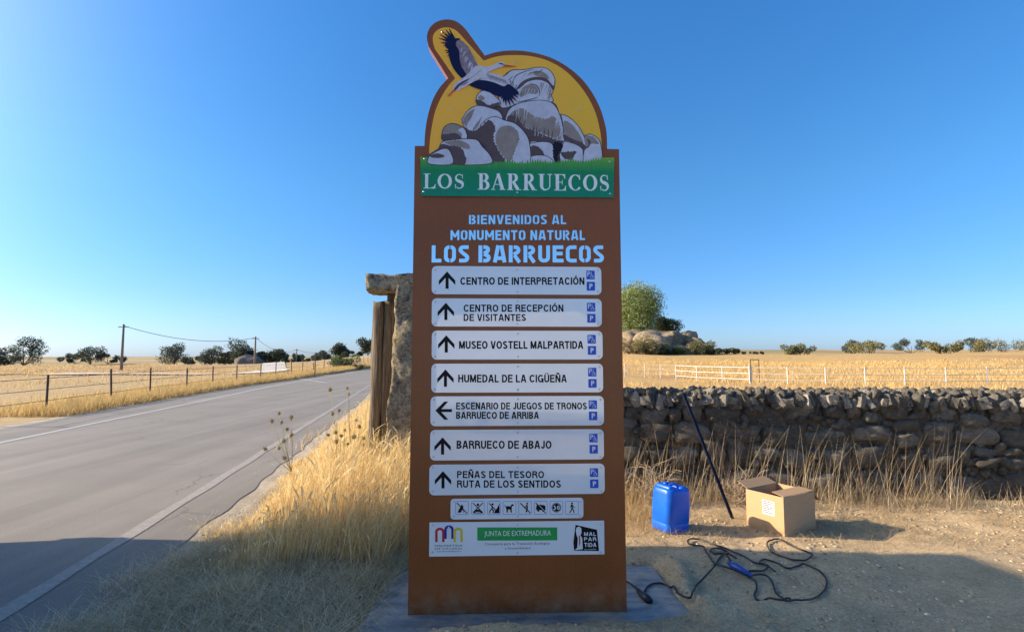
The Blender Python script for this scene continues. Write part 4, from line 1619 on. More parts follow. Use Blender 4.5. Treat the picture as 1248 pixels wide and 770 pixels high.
def half_post(r, h, flat_side, seed):
    b_ = MB()
    n_, m_ = 22, 30
    vs_ = []
    for i in range(m_ + 1):
        z = h * i / m_
        k = 1 - .07 * i / m_
        for j in range(n_):
            a = 2 * PI * j / n_
            x, y = r * math.cos(a), r * 1.15 * math.sin(a)
            if x * flat_side > r * .62:
                x = flat_side * r * (.62 + .05 * math.sin(z * 5 + seed))
            q = Vector((x * 9 + seed, y * 9, z * 1.6))
            d = noise.noise(q) * .018 + noise.noise(Vector((x * 30, y * 30 + seed, z * 2))) * .012
            vs_.append(((x * (1 + d / r * 1.0)) * k, y * k * (1 + d / r), z + (noise.noise(q * 2) * .03 if i == m_ else 0)))
    fs_ = [(i * n_ + j, i * n_ + (j + 1) % n_, (i + 1) * n_ + (j + 1) % n_, (i + 1) * n_ + j) for i in range(m_) for j in range(n_)]
    fs_.append(tuple(m_ * n_ + j for j in range(n_)))
    b_.add(vs_, fs_)
    return b_


p = at(460, 590, 7.0)
o = half_post(.098, 2.27, 1, 3).build('timber_post', M['wood'], None, True, (-1.727, 6.98, -.05), (0, rad(.9), 0))
tag(o, 'weathered brown timber gate post, left of the adjoining pair', 'post', 'timber posts at the stone gateway')
o = half_post(.090, 2.27, -1, 8).build('timber_post', M['wood'], None, True, (-1.612, 6.985, -.05), (rad(.2), rad(.8), rad(4)))
tag(o, 'darker timber gate post wedged between its twin and the granite pillar', 'post', 'timber posts at the stone gateway')
o = rough_block('wood_wedge', M['wood'], (.10, .12, .15), 4, (-1.55, 6.99, 2.27), cuts=(2, 2, 2), amp=.008)
tag(o, 'small dark block packed between timber post and granite lintel', 'wedge')

# ---- dry stone wall
WX0, WX1 = -.84, 10.4
wy = lambda x: 6.17 - .07 * (x - 1.3)                   # front face
wall = thing('stone_wall', 'long low dark rubble stone wall topped with pale upright stones behind the blue can', 'wall', (0, 0, 0))
wa = math.atan(-.07)
# core, set 5 cm behind the stone faces
b = MB()
nxw, nzw = 150, 14
vs, fs = [], []
for i in range(nxw + 1):
    x = WX0 + (WX1 - WX0) * i / nxw
    for j in range(nzw + 1):
        z = 1.00 * j / nzw - .05
        d = noise.noise(Vector((x * 4, z * 4, 1))) * .05 + noise.noise(Vector((x * 13, z * 13, 5))) * .025
        vs.append((x, wy(x) + .035 + d + (.05 * z), z + .02 * noise.noise(Vector((x * 6, j, 3)))))
for i in range(nxw):
    for j in range(nzw):
        a = i * (nzw + 1) + j
        fs.append((a, a + nzw + 1, a + nzw + 2, a + 1))
k = len(vs)
for i in range(nxw + 1):
    x = WX0 + (WX1 - WX0) * i / nxw
    vs += [(x, wy(x) + .55, .95), (x, wy(x) + .55, -.05)]
for i in range(nxw):
    a = i * (nzw + 1) + nzw
    fs.append((a, a + nzw + 1, k + 2 * (i + 1), k + 2 * i))
    fs.append((k + 2 * i, k + 2 * i + 2, k + 2 * i + 3, k + 2 * i + 1))
b.add(vs, fs)
b.build('mortar_core', M['mortar'], wall, True)
face_var = [rock_mesh('stone', M['wallstone'] if i % 3 else M['wallstone2'], i + 1, 3, .45, .24) for i in range(10)]
cap_var = [rock_mesh('cap_stone', M['cap'] if i % 4 else M['wallstone2'], i + 31, 1, .22, .25, False) for i in range(10)]
rs = random.Random(11)
# coursed rubble: rows of varying height
z = .02
count = 0
for h_ in (.29, .24, .25, .22):
    x = WX0 + rs.uniform(0, .1)
    while x < WX1 - .1 and count < 296:
        w_ = rs.uniform(.16, .50) * (1.15 if h_ > .24 else .9) * (1.0 if x < 5 else 1.5)
        hh = h_ * rs.uniform(.82, 1.06)
        split = rs.random() < .25 and w_ < .4
        for q in ((0, 1), (1, 1)) if split else ((0, 2),):
            sh = hh * (.52 if split else 1.02)
            zz = z + .035 * math.sin(x * 2.1 + z * 9) + .02 * math.sin(x * 5.3 + z * 4) + (hh * .25 if not split else hh * (.23 + .5 * q[0])) + (hh * .25 if not split else 0)
            link('stone', rs.choice(face_var), wall, (x + w_ / 2, wy(x + w_ / 2) + .095 + rs.uniform(-.03, .02) + .05 * zz, zz + rs.uniform(-.01, .01)),
                 (rs.uniform(-.1, .1), rs.uniform(-.2, .2), wa + rs.uniform(-.12, .12)), (w_ * rs.uniform(.85, 1.02), .24, sh * rs.uniform(.8, 1.0)))
            count += 1
        x += w_
    z += h_
# crest: upright thin stones, leaning
count = 0
cx_ = .62
while cx_ < 9.5 and count < 294:
    for row in (0, 1):
        w_ = rs.uniform(.04, .075)
        link('cap_stone', rs.choice(cap_var), wall, (cx_ + rs.uniform(-.03, .03), wy(cx_) + .06 + row * .13 + rs.uniform(-.03, .03), 1.03 + row * .04 + rs.uniform(-.03, .018)),
             (rs.uniform(-.35, .25), rs.uniform(-.5, .5), wa + rs.uniform(-.7, .7)), (w_ * rs.uniform(.8, 2.0), rs.uniform(.08, .16), rs.uniform(.06, .16)))
        count += 1
    cx_ += .060
# the rest of the crest and the small packing stones, one mesh


def scatter(name, variants, items, parent=None):
    """many small stones joined in one mesh; items = (loc, rot, scale, variant)"""
    Vs, Fs = [], []
    k_ = 0
    tabs = []
    for me in variants:
        me.calc_loop_triangles()
        v_ = np.empty(len(me.vertices) * 3)
        me.vertices.foreach_get('co', v_)
        f_ = np.empty(len(me.loop_triangles) * 3, dtype=np.int32)
        me.loop_triangles.foreach_get('vertices', f_)
        tabs.append((v_.reshape(-1, 3), f_.reshape(-1, 3)))
    for loc, rot, sc, vi in items:
        v_, f_ = tabs[vi]
        from mathutils import Euler
        R = np.array(Euler(rot).to_matrix())
        Vs.append((v_ * np.array(sc)) @ R.T + np.array(loc))
        Fs.append(f_ + k_)
        k_ += len(v_)
    me = np_mesh(name, np.concatenate(Vs), np.concatenate(Fs), variants[0].materials[0])
    o_ = link(name, me, parent)
    o_['kind'] = 'stuff'
    return o_


items = []
for x in list(np.arange(WX0, .62, .06)) + list(np.arange(cx_, WX1, .06)):
    x = float(x)
    for row in (0, 1):
        items.append(((x, wy(x) + .1 + row * .17, 1.05 + row * .02), (rs.uniform(-.3, .3), rs.uniform(-.7, .7), rs.uniform(-.5, .5)), (rs.uniform(.05, .09), rs.uniform(.09, .15), rs.uniform(.09, .15)), rs.randrange(10)))
for k in range(3800):                                     # third row behind, and rubble on top
    x = rs.uniform(WX0, WX1)
    items.append(((x, wy(x) + rs.uniform(.02, .5), 1.04 + rs.uniform(-.09, .08)), (rs.uniform(-1, 1), rs.uniform(-1, 1), rs.uniform(0, 3)), (rs.uniform(.03, .09), rs.uniform(.04, .1), rs.uniform(.04, .1)), rs.randrange(10)))
scatter('cap_rubble', cap_var, items, wall)
items = []
for k in range(1500):
    x = rs.uniform(WX0, WX1)
    z = rs.uniform(.02, .98)
    s_ = rs.uniform(.03, .085)
    items.append(((x, wy(x) + .03 + rs.uniform(-.01, .03) + .05 * z, z), (rs.uniform(-1, 1), rs.uniform(-1, 1), rs.uniform(0, 3)), (s_ * rs.uniform(1, 1.8), s_, s_), rs.randrange(10)))
small_var = [rock_mesh('packing', M['wallstone'], i + 61, 1, .35, .2, False) for i in range(10)]
scatter('packing_stones', small_var, items, wall)

# ------------------------------------------------------------------ blue can
can_p = Vector((1.385, 4.90, gz(1.385, 4.90) - .010))
can = thing('plastic_can', 'bright blue plastic jerrycan standing on the sand in front of the wall', 'can', can_p, rad(28))
can.rotation_euler = (rad(1), rad(3.5), rad(28))
can.scale = (.93, .93, .88)


def loft_rr(sections, n_=6):
    """sections (z, width, depth, radius, dx) -> rounded box skin"""
    b_ = MB()
    vs_ = []
    for z, w, d, r, dx in sections:
        vs_ += [(p_[0] + dx, p_[1], z) for p_ in rrect(-w / 2, -d / 2, w / 2, d / 2, min(r, w / 2 - .001, d / 2 - .001), n_)]
    m_ = len(vs_) // len(sections)
    fs_ = [(i * m_ + j, i * m_ + (j + 1) % m_, (i + 1) * m_ + (j + 1) % m_, (i + 1) * m_ + j) for i in range(len(sections) - 1) for j in range(m_)]
    fs_.append(tuple(range(m_))[::-1])
    fs_.append(tuple((len(sections) - 1) * m_ + j for j in range(m_)))
    b_.add(vs_, fs_)
    return b_


CW, CD = .285, .255
loft_rr([(0, CW * .86, CD * .86, .04, 0), (.008, CW * .95, CD * .95, .05, 0), (.025, CW, CD, .055, 0), (.088, CW, CD, .055, 0), (.094, CW * .985, CD * .985, .055, 0),
         (.100, CW * 1.005, CD * 1.005, .055, 0), (.25, CW * 1.012, CD * 1.012, .055, 0), (.37, CW * 1.0, CD * 1.0, .06, 0), (.40, CW * .985, CD * .985, .065, 0),
         (.415, CW * .95, CD * .93, .065, 0), (.424, CW * .86, CD * .84, .06, 0)], 7).build('body', M['blue'], can, True)
# moulded top ridges left and right of the handle channel
loft_rr([(.40, .07, CD * .80, .025, -.085), (.437, .066, CD * .78, .028, -.085), (.449, .045, CD * .70, .02, -.085)]).build('shoulder', M['blue'], can, True)
loft_rr([(.40, .09, CD * .80, .025, .07), (.430, .085, CD * .78, .028, .07), (.440, .06, CD * .70, .02, .07)]).build('shoulder', M['blue'], can, True)
MB().tube([(-.06, -.02, .425), (-.045, -.02, .448), (0, -.02, .455), (.045, -.02, .448), (.06, -.02, .425)], .013, 10).build('handle', M['blue'], can, True)
b = MB()
b.tube([(0, .075, .42), (0, .075, .452)], .028, 20)
cp = b.build('screw_cap', M['blue'], can, True)

# ------------------------------------------------------------------ blue bar leaning on the wall
top = at(833, 479, 6.00)
bot = G(893, 633, .0)
bot.z = gz(bot.x, bot.y)
d = (top - bot)
b = MB()
q_ = d.to_track_quat('Z', 'Y').to_matrix()
L = d.length
b.box((0, 0, L / 2), (.029, .014, L))
bar = b.build('steel_bar', M['bar'], None, False, bot, q_.to_euler())
tag(bar, 'long dark blue flat bar leaning against the stone wall beside the can', 'bar')

# ------------------------------------------------------------------ cardboard box
bx = thing('cardboard_box', 'open brown cardboard box with a white label, right of the leaning bar', 'box', (2.30, 4.72, gz(2.3, 4.75) - .004), rad(31))
# local: x along the far-right face, y along the label face; near corner at origin
BW, BD, BH, T_ = .46, .36, .325, .005
MB().box((T_ / 2, BD / 2, BH / 2), (T_, BD, BH)).build('side', M['card'], bx)
MB().box((BW - T_ / 2, BD / 2, BH / 2), (T_, BD, BH)).build('side', M['card'], bx)
MB().box((BW / 2, T_ / 2, BH / 2), (BW - 2 * T_ - .001, T_, BH - .001)).build('side', M['card'], bx)
MB().box((BW / 2, BD - T_ / 2, BH / 2), (BW - 2 * T_ - .001, T_, BH - .001)).build('side', M['card'], bx)
MB().box((BW / 2, BD / 2, .004), (BW - 2 * T_ - .002, BD - 2 * T_ - .002, .006)).build('base', M['card'], bx)


def flap(hinge, along, out, ang, length, sk=.02):
    b_ = MB()
    h = Vector(hinge)
    al = Vector(along)
    o_ = Vector(out) * math.cos(ang) + Vector((0, 0, math.sin(ang)))
    nrm = al.cross(o_).normalized() * .004
    e = al.normalized() * sk
    q = [h, h + al, h + al - e + o_ * length, h + e + o_ * length]
    b_.add([p_ for p_ in q] + [p_ + nrm for p_ in q], [(0, 1, 2, 3), (7, 6, 5, 4), (0, 4, 5, 1), (1, 5, 6, 2), (2, 6, 7, 3), (3, 7, 4, 0)])
    return b_.build('flap', M['card_in'], bx)


flap((T_ + .002, .01, BH - .004), (0, BD - .02, 0), (1, 0, 0), rad(-62), .13)
flap((BW - T_, .01, BH + .001), (0, BD - .02, 0), (1, 0, 0), rad(-38), .17)
flap((.01, T_, BH + .001), (BW - .02, 0, 0), (0, -1, 0), rad(172), .12)
flap((.01, BD - T_, BH + .001), (BW - .02, 0, 0), (0, 1, 0), rad(22), .12)
lb = MB().add([(-.0012, .085, .15), (-.0012, .085, .27), (-.0012, .20, .27), (-.0012, .20, .15)], [(0, 1, 2, 3)]).build('paper_label', M['panel'], bx)
b = MB()
for k in range(7):
    z_ = .258 - k * .015
    l_ = .095 - .03 * ((k * 7) % 3) / 2
    b.add([(-.002, .195, z_ - .0032), (-.002, .195, z_ + .0032), (-.002, .195 - l_, z_ + .0032), (-.002, .195 - l_, z_ - .0032)], [(0, 1, 2, 3)])
b.build('printed_lines', M['ink'], lb)
b = MB()
for k in range(5):
    b.tube([(.08 + k * .07, .06, .21 + .02 * (k % 2)), (.12 + k * .06, .17, .245), (.10 + k * .065, .30, .22)], .016, 8)
o = b.build('packed_cable', M['rubber'])
o.matrix_world = Matrix.Translation(bx.location) @ Matrix.Rotation(rad(31), 4, 'Z')
tag(o, 'black hose coils packed inside the open cardboard box', 'hose')

# ------------------------------------------------------------------ cables on the ground
ZC = lambda x, y: (745 + x / 4.53, 600 + y / 4.53)


def ground_path(zp, r, lift=0, k=7):
    p_ = cat(zp, k)
    out = []
    for x, y in p_:
        g_ = G(*ZC(x, y), 0)
        z = max(gz(g_.x, g_.y), .0 if (-.86 < g_.x < 1.08 and 3.14 < g_.y < 4.1) else -.1)
        g2 = G(*ZC(x, y), z + r)
        out.append((g2.x, g2.y, max(gz(g2.x, g2.y), gz(g2.x + .02, g2.y), gz(g2.x - .02, g2.y), gz(g2.x, g2.y - .02), z) + r * .95 + .003 + lift))
    return out


cable = thing('extension_cable', 'black extension cable looped on the sand with a blue connector', 'cable', ground_path([(600, 380), (601, 380)], 0)[0])


def child_world(o_, parent):
    o_.parent = parent
    o_.matrix_parent_inverse = parent.matrix_basis.inverted()


CR = .0065
segs = [
    [(185, 545), (200, 520), (235, 503), (285, 503), (335, 530), (385, 568), (435, 582), (458, 560), (470, 520), (520, 462), (560, 420), (590, 385), (640, 362), (690, 385)],
    [(640, 352), (600, 328), (560, 333), (550, 348), (580, 364), (630, 362), (645, 345), (600, 325)],
    [(906, 445), (850, 412), (800, 402), (740, 378), (660, 340), (580, 305), (500, 272), (450, 264), (425, 275), (428, 292), (470, 310), (508, 322), (520, 345), (560, 390), (620, 415), (680, 435), (745, 465)],
    [(750, 465), (795, 490), (803, 530), (790, 570), (815, 605), (870, 628), (960, 640), (1060, 620), (1150, 575), (1190, 500), (1150, 435), (1060, 400)],
    [(640, 378), (660, 392)],
    [(778, 464), (830, 460), (870, 475), (895, 520), (908, 560), (950, 600), (990, 636)],
    [(760, 435), (820, 436), (855, 428), (870, 412), (830, 400), (820, 388), (845, 378), (906, 392), (980, 420), (1060, 400)],
    [(1080, 330), (1000, 300), (940, 268), (885, 266), (862, 280), (868, 310), (895, 338), (930, 352), (1000, 376), (1070, 378), (1110, 350), (1080, 330)],
]
for k, s_ in enumerate(segs):
    o = MB().tube(ground_path(s_, CR, .004 * (k % 3)), CR, 8).build('cord', M['rubber'], None, True)
    child_world(o, cable)
# connector
pts = ground_path([(645, 392), (690, 412), (720, 430), (775, 462)], .016)
b = MB().tube([pts[0], pts[5], pts[11], pts[16], pts[-1]], [.010, .023, .024, .021, .010], 12)
o = b.build('blue_connector', M['plugblue'], None, True)
child_world(o, cable)
pts = ground_path([(140, 530), (165, 560), (190, 580), (212, 600)], .014)
b = MB().tube([pts[0], pts[4], pts[10], pts[14], pts[-1]], [.009, .016, .021, .026, .022], 12)
o = b.build('black_connector', M['rubber'], None, True)
child_world(o, cable)
b = MB().tube(ground_path([(20, 470), (60, 482), (100, 500), (140, 528)], CR), CR, 8)
o = b.build('cord', M['rubber'], None, True)
child_world(o, cable)

# ------------------------------------------------------------------ grass


def blades(px, py, h, w, lean, az, tint, bend=.5, segs=3, z0=None):
    """arrays in, one set of curved tapering ribbons out"""
    n_ = len(px)
    z0 = gh(px, py) - .01 if z0 is None else z0
    V_ = np.zeros((n_, (segs + 1) * 2, 3))
    fa = RNG.random(n_) * 2 * PI                          # facing
    cx_, sy_ = np.cos(fa), np.sin(fa)
    for i in range(segs + 1):
        u = i / segs
        out = lean * h * (u * (1 - bend) + bend * u * u)
        zz = h * u * np.sqrt(np.clip(1 - (lean * u * .75) ** 2, .05, 1))
        ww = w * (1 - u * .9) * .5
        X, Y = px + np.cos(az) * out, py + np.sin(az) * out
        V_[:, 2 * i, 0] = X - cx_ * ww
        V_[:, 2 * i, 1] = Y - sy_ * ww
        V_[:, 2 * i + 1, 0] = X + cx_ * ww
        V_[:, 2 * i + 1, 1] = Y + sy_ * ww
        V_[:, 2 * i, 2] = V_[:, 2 * i + 1, 2] = z0 + zz
    base = (np.arange(n_) * (segs + 1) * 2)[:, None]
    q = []
    for i in range(segs):
        q.append(base + np.array([2 * i, 2 * i + 1, 2 * i + 3, 2 * i + 2])[None, :])
    Fq_ = np.stack(q, 1).reshape(-1, 4)
    T_c = np.repeat(tint, (segs + 1) * 2, axis=0)
    return V_.reshape(-1, 3), Fq_, T_c


def eared(px, py, h, w, lean, az, tint):
    # stalks with a heavier, drooping seed head
    n_ = len(px)
    z0 = gh(px, py) - .01
    us = np.array([0, .35, .62, .74, .82, .92, 1.0])
    wk = np.array([1, .8, .6, .7, 2.6, 2.2, .1])
    k_ = len(us)
    V_ = np.zeros((n_, k_ * 2, 3))
    fa = RNG.random(n_) * 2 * PI
    cx_, sy_ = np.cos(fa), np.sin(fa)
    for i, (u, q) in enumerate(zip(us, wk)):
        out = lean * h * (u * .4 + .6 * u ** 2.4)
        zz = h * (u - .18 * u ** 5) * np.sqrt(np.clip(1 - (lean * u * .6) ** 2, .1, 1))
        X, Y = px + np.cos(az) * out, py + np.sin(az) * out
        V_[:, 2 * i] = np.stack([X - cx_ * w * q * .5, Y - sy_ * w * q * .5, z0 + zz], 1)
        V_[:, 2 * i + 1] = np.stack([X + cx_ * w * q * .5, Y + sy_ * w * q * .5, z0 + zz], 1)
    base = (np.arange(n_) * k_ * 2)[:, None]
    Fq_ = np.stack([base + np.array([2 * i, 2 * i + 1, 2 * i + 3, 2 * i + 2])[None] for i in range(k_ - 1)], 1).reshape(-1, 4)
    return V_.reshape(-1, 3), Fq_, np.repeat(tint, k_ * 2, axis=0)


def tints(n_, cols, var=.18):
    c_ = np.array(cols)[RNG.integers(0, len(cols), n_)]
    return np.clip(c_ * (1 + (RNG.random((n_, 1)) - .5) * 2 * var), 0, 1)


def stuff_grass(name, parts, label=None):
    Vs, Fs, Ts = [], [], []
    k_ = 0
    for v_, f_, t_ in parts:
        Vs.append(v_)
        Fs.append(f_ + k_)
        Ts.append(t_)
        k_ += len(v_)
    o_ = link(name, np_mesh(name, np.concatenate(Vs), np.concatenate(Fs), M['blade'], tint=np.concatenate(Ts)))
    tag(o_, label, 'grass' if label else None, kind='stuff')
    return o_


GOLD = [(.76, .58, .26), (.82, .68, .36), (.68, .46, .18), (.80, .66, .40), (.58, .37, .15)]
PALE = [(.76, .64, .40), (.66, .54, .33), (.50, .42, .25), (.72, .55, .28), (.38, .34, .19)]


def clumped(n_, x0, x1, y0, y1, scale=1.2, keep=.0):
    x_ = RNG.uniform(x0, x1, n_ * 2)
    y_ = RNG.uniform(y0, y1, n_ * 2)
    d_ = fbm(x_ * scale + 40, y_ * scale + 10, 3)
    m_ = d_ + RNG.random(n_ * 2) * .5 > keep
    return x_[m_][:n_], y_[m_][:n_]


parts = []
# tall golden grass on the verge
x_, y_ = clumped(135000, -6.5, -.62, 3.95, 15, 1.6, .12)
edge = xr(y_) + .85 + fbm(y_ * 1.3, x_ * 0 + 3, 3) * .5
ok = (x_ > edge) & (x_ < np.where(y_ < 6.4, -.60 - (y_ - 4.2) * .20, -1.25 - .05 * y_))
ok &= ~((x_ > -1.95) & (x_ < -.8) & (y_ > 6.55) & (y_ < 7.2))
ok &= ~((x_ > -.9) & (y_ < 4.2))
x_, y_ = x_[ok], y_[ok]
n = len(x_)
tall = np.clip((x_ - (xr(y_) + .75)) / .8, .15, 1)
h = (.23 + .50 * RNG.random(n) ** 1.3 + .24 * fbm(x_ * 1.3, y_ * 1.3, 3)) * tall * np.clip(.62 + (y_ - 4.1) * .45, .5, 1.08)
parts.append(blades(x_, y_, h, .0032 + .0035 * RNG.random(n) + y_ * .0004, .10 + .50 * RNG.random(n) ** 1.5, RNG.normal(.3, 1.6, n), tints(n, GOLD, .32), .55))
k = RNG.random(n) < .16
parts.append(eared(x_[k], y_[k], h[k] * RNG.uniform(1.0, 1.35, k.sum()), .0038 + .002 * RNG.random(k.sum()), .12 + .4 * RNG.random(k.sum()), RNG.normal(.3, 1.4, k.sum()), tints(k.sum(), GOLD[:4])))
# matted shaded grass in the foreground
x_, y_ = clumped(34000, -4.2, -.80, 1.9, 4.5, 2.2, .46)
ok = (x_ > xr(y_) + .75 + fbm(y_ * 1.7, x_ * 0, 3) * .4)
x_, y_ = x_[ok], y_[ok]
n = len(x_)
hm = np.clip(.30 + fbm(x_ * 2.4 + 9, y_ * 2.4, 3) * 1.6 + (y_ - 3.5) * .55, .10, 1.3)
h = (.08 + .20 * RNG.random(n)) * hm + .02
parts.append(blades(x_, y_, h, .0035 + .004 * RNG.random(n), .5 + .45 * RNG.random(n), RNG.random(n) * 2 * PI, tints(n, PALE), .7))
# straw lying flat
x_, y_ = clumped(22000, -4.0, -.84, 2.2, 5.0, 1.5, .15)
ok = x_ > xr(y_) + .45 + fbm(y_ * 1.7, x_ * 0, 3) * .5
x_, y_ = x_[ok], y_[ok]
n = len(x_)
parts.append(blades(x_, y_, .12 + .16 * RNG.random(n), np.full(n, .0035), np.full(n, 1.25), RNG.random(n) * 2 * PI, tints(n, [(.78, .66, .44), (.60, .48, .29), (.42, .34, .21)], .25), .1))
stuff_grass('dry_grass', parts)
# weeds at the wall's foot
parts = []
x_ = RNG.uniform(-.75, 8.5, 11000)
y_ = wy(x_) - np.abs(RNG.normal(0, .22, len(x_))) + .02
d_ = fbm(x_ * 1.4, y_ * 2, 3)
ok = d_ + RNG.random(len(x_)) * .4 > .12
x_, y_ = x_[ok], y_[ok]
n = len(x_)
h = (.06 + .27 * RNG.random(n) ** 2) * np.clip(.8 + d_[ok] * 1.6, .2, 1.5)
parts.append(blades(x_, y_, h, .003 + .003 * RNG.random(n), .2 + .7 * RNG.random(n), RNG.random(n) * 2 * PI, tints(n, [(.50, .39, .24), (.36, .28, .18), (.60, .50, .33), (.28, .21, .14)]), .6))
x_ = RNG.uniform(.8, 1.35, 2600)
y_ = RNG.uniform(4.7, 6.1, 2600)
n = len(x_)
parts.append(blades(x_, y_, .05 + .28 * RNG.random(n) ** 1.6 * sst(4.6, 5.6, y_), np.full(n, .004), .3 + .8 * RNG.random(n), RNG.random(n) * 2 * PI, tints(n, [(.62, .46, .24), (.52, .36, .17)]), .6))
# long thin stalks
n = 260
x_ = RNG.uniform(.85, 4.5, n)
y_ = wy(x_) - .05 - RNG.random(n) * .45
parts.append(blades(x_, y_, .45 + .45 * RNG.random(n), np.full(n, .0045), .1 + .45 * RNG.random(n), RNG.normal(0, 1.2, n), tints(n, [(.62, .50, .33), (.5, .36, .2)]), .4, 4))
# straw litter on the sand
x_, y_ = clumped(5200, .75, 5.5, 4.3, 6.2, 1.2, .2)
n = len(x_)
parts.append(blades(x_, y_, .05 + .10 * RNG.random(n), np.full(n, .0035), np.full(n, 1.3), RNG.random(n) * 2 * PI, tints(n, [(.60, .46, .26), (.45, .32, .17)]), .1, 2, z0=gh(x_, y_) + .004))
stuff_grass('dry_weeds', parts)
# far verge and the fields
parts = []
ya = RNG.uniform(14, 75, 42000)
xa_ = road_left(ya) - .25 - np.abs(RNG.normal(0, 1.3, len(ya)))
parts.append(blades(xa_, ya, (.18 + .25 * RNG.random(len(ya))), .012 + ya * .0006, .2 + .5 * RNG.random(len(ya)), RNG.random(len(ya)) * 6.28, tints(len(ya), [(.62, .44, .18), (.68, .50, .22), (.50, .34, .13)]), .5, 2))
ya = RNG.uniform(5, 60, 16000)
xa_ = xr(ya) + 1.4 + np.abs(RNG.normal(0, 2.5, len(ya)))
ok = (ya > 14) & (xa_ < -1.5)
xa_, ya = xa_[ok], ya[ok]
parts.append(blades(xa_, ya, (.15 + .25 * RNG.random(len(ya))), .010 + ya * .0006, .2 + .5 * RNG.random(len(ya)), RNG.random(len(ya)) * 6.28, tints(len(ya), GOLD), .5, 2))
x_, y_ = clumped(60000, -4, 62, 7.4, 62, .25, .12)
ok = (y_ > wy(x_) + .8) & (np.abs(x_) < y_ * 1.2 + 2)
x_, y_ = x_[ok], y_[ok]
parts.append(blades(x_, y_, (.12 + .20 * RNG.random(len(y_))), .008 + y_ * .0007, .2 + .5 * RNG.random(len(y_)), RNG.random(len(y_)) * 6.28, tints(len(y_), [(.68, .45, .17), (.62, .40, .14), (.72, .52, .24)]), .5, 2))
x_, y_ = clumped(26000, -90, -12, 22, 90, .15, .15)
ok = (x_ < road_left(y_) - 1) & (np.abs(x_) < y_ * 1.2 + 2)
for cxx, cyy in TPI:
    ok &= np.hypot(x_ - cxx, y_ - cyy) > 1.9
x_, y_ = x_[ok], y_[ok]
parts.append(blades(x_, y_, (.12 + .20 * RNG.random(len(y_))), .01 + y_ * .0008, .2 + .5 * RNG.random(len(y_)), RNG.random(len(y_)) * 6.28, tints(len(y_), [(.62, .43, .18), (.55, .37, .15), (.66, .48, .24)]), .5, 2))
stuff_grass('field_grass', parts)

# pebbles and clods
peb = [rock_mesh('pebble', M['pebble'], i + 80, 1, .8, .3, False) for i in range(6)]


def pebbles(name, n_, x0, x1, y0, y1, smin, smax, cols, cond=None):
    x_, y_ = clumped(n_, x0, x1, y0, y1, .9, .05)
    if cond is not None:
        m_ = cond(x_, y_)
        x_, y_ = x_[m_], y_[m_]
    z_ = gh(x_, y_)
    Vs, Fs, Ts = [], [], []
    tabs = []
    for me in peb:
        me.calc_loop_triangles()
        v_ = np.empty(len(me.vertices) * 3)
        me.vertices.foreach_get('co', v_)
        f_ = np.empty(len(me.loop_triangles) * 3, dtype=np.int32)
        me.loop_triangles.foreach_get('vertices', f_)
        tabs.append((v_.reshape(-1, 3), f_.reshape(-1, 3)))
    k_ = 0
    for vi in range(len(tabs)):
        v_, f_ = tabs[vi]
        sel = np.arange(vi, len(x_), len(tabs))
        m_ = len(sel)
        s_ = smin + (smax - smin) * RNG.random(m_) ** 4
        a_ = RNG.random(m_) * 6.28
        c_, sn = np.cos(a_), np.sin(a_)
        P_ = np.repeat(v_[None], m_, 0) * s_[:, None, None] * np.array([1.2, .9, .7])
        X = P_[:, :, 0] * c_[:, None] - P_[:, :, 1] * sn[:, None] + x_[sel][:, None]
        Y = P_[:, :, 0] * sn[:, None] + P_[:, :, 1] * c_[:, None] + y_[sel][:, None]
        Z = P_[:, :, 2] + (z_[sel] - s_ * .05)[:, None]
        Vs.append(np.stack([X, Y, Z], 2).reshape(-1, 3))
        Fs.append((f_[None] + (np.arange(m_) * len(v_))[:, None, None]).reshape(-1, 3) + k_)
        Ts.append(np.repeat(tints(m_, cols, .3), len(v_), 0))
        k_ += m_ * len(v_)
    o_ = link(name, np_mesh(name, np.concatenate(Vs), np.concatenate(Fs), M['pebble'], tint=np.concatenate(Ts)))
    o_['kind'] = 'stuff'


pebbles('gravel', 15000, -3.4, 5.2, 2.3, 6.1, .005, .030, [(.50, .39, .25), (.42, .32, .20), (.52, .43, .30), (.32, .26, .18), (.46, .34, .2)],
        lambda x_, y_: ((x_ > -.75) | (y_ < 3.9)) & ~((x_ > -.8) & (x_ < 1.0) & (y_ > 3.2) & (y_ < 4.05)) & (x_ > xr(y_) + .5))
pebbles('roadside_gravel', 9000, -8, -1.5, 3.0, 16, .006, .03, [(.46, .42, .36), (.38, .34, .29)], lambda x_, y_: (x_ > xr(y_) + .35 + RNG.normal(0, .12, len(x_))) & (x_ < xr(y_) + 1.1))

# ------------------------------------------------------------------ thistles, twigs


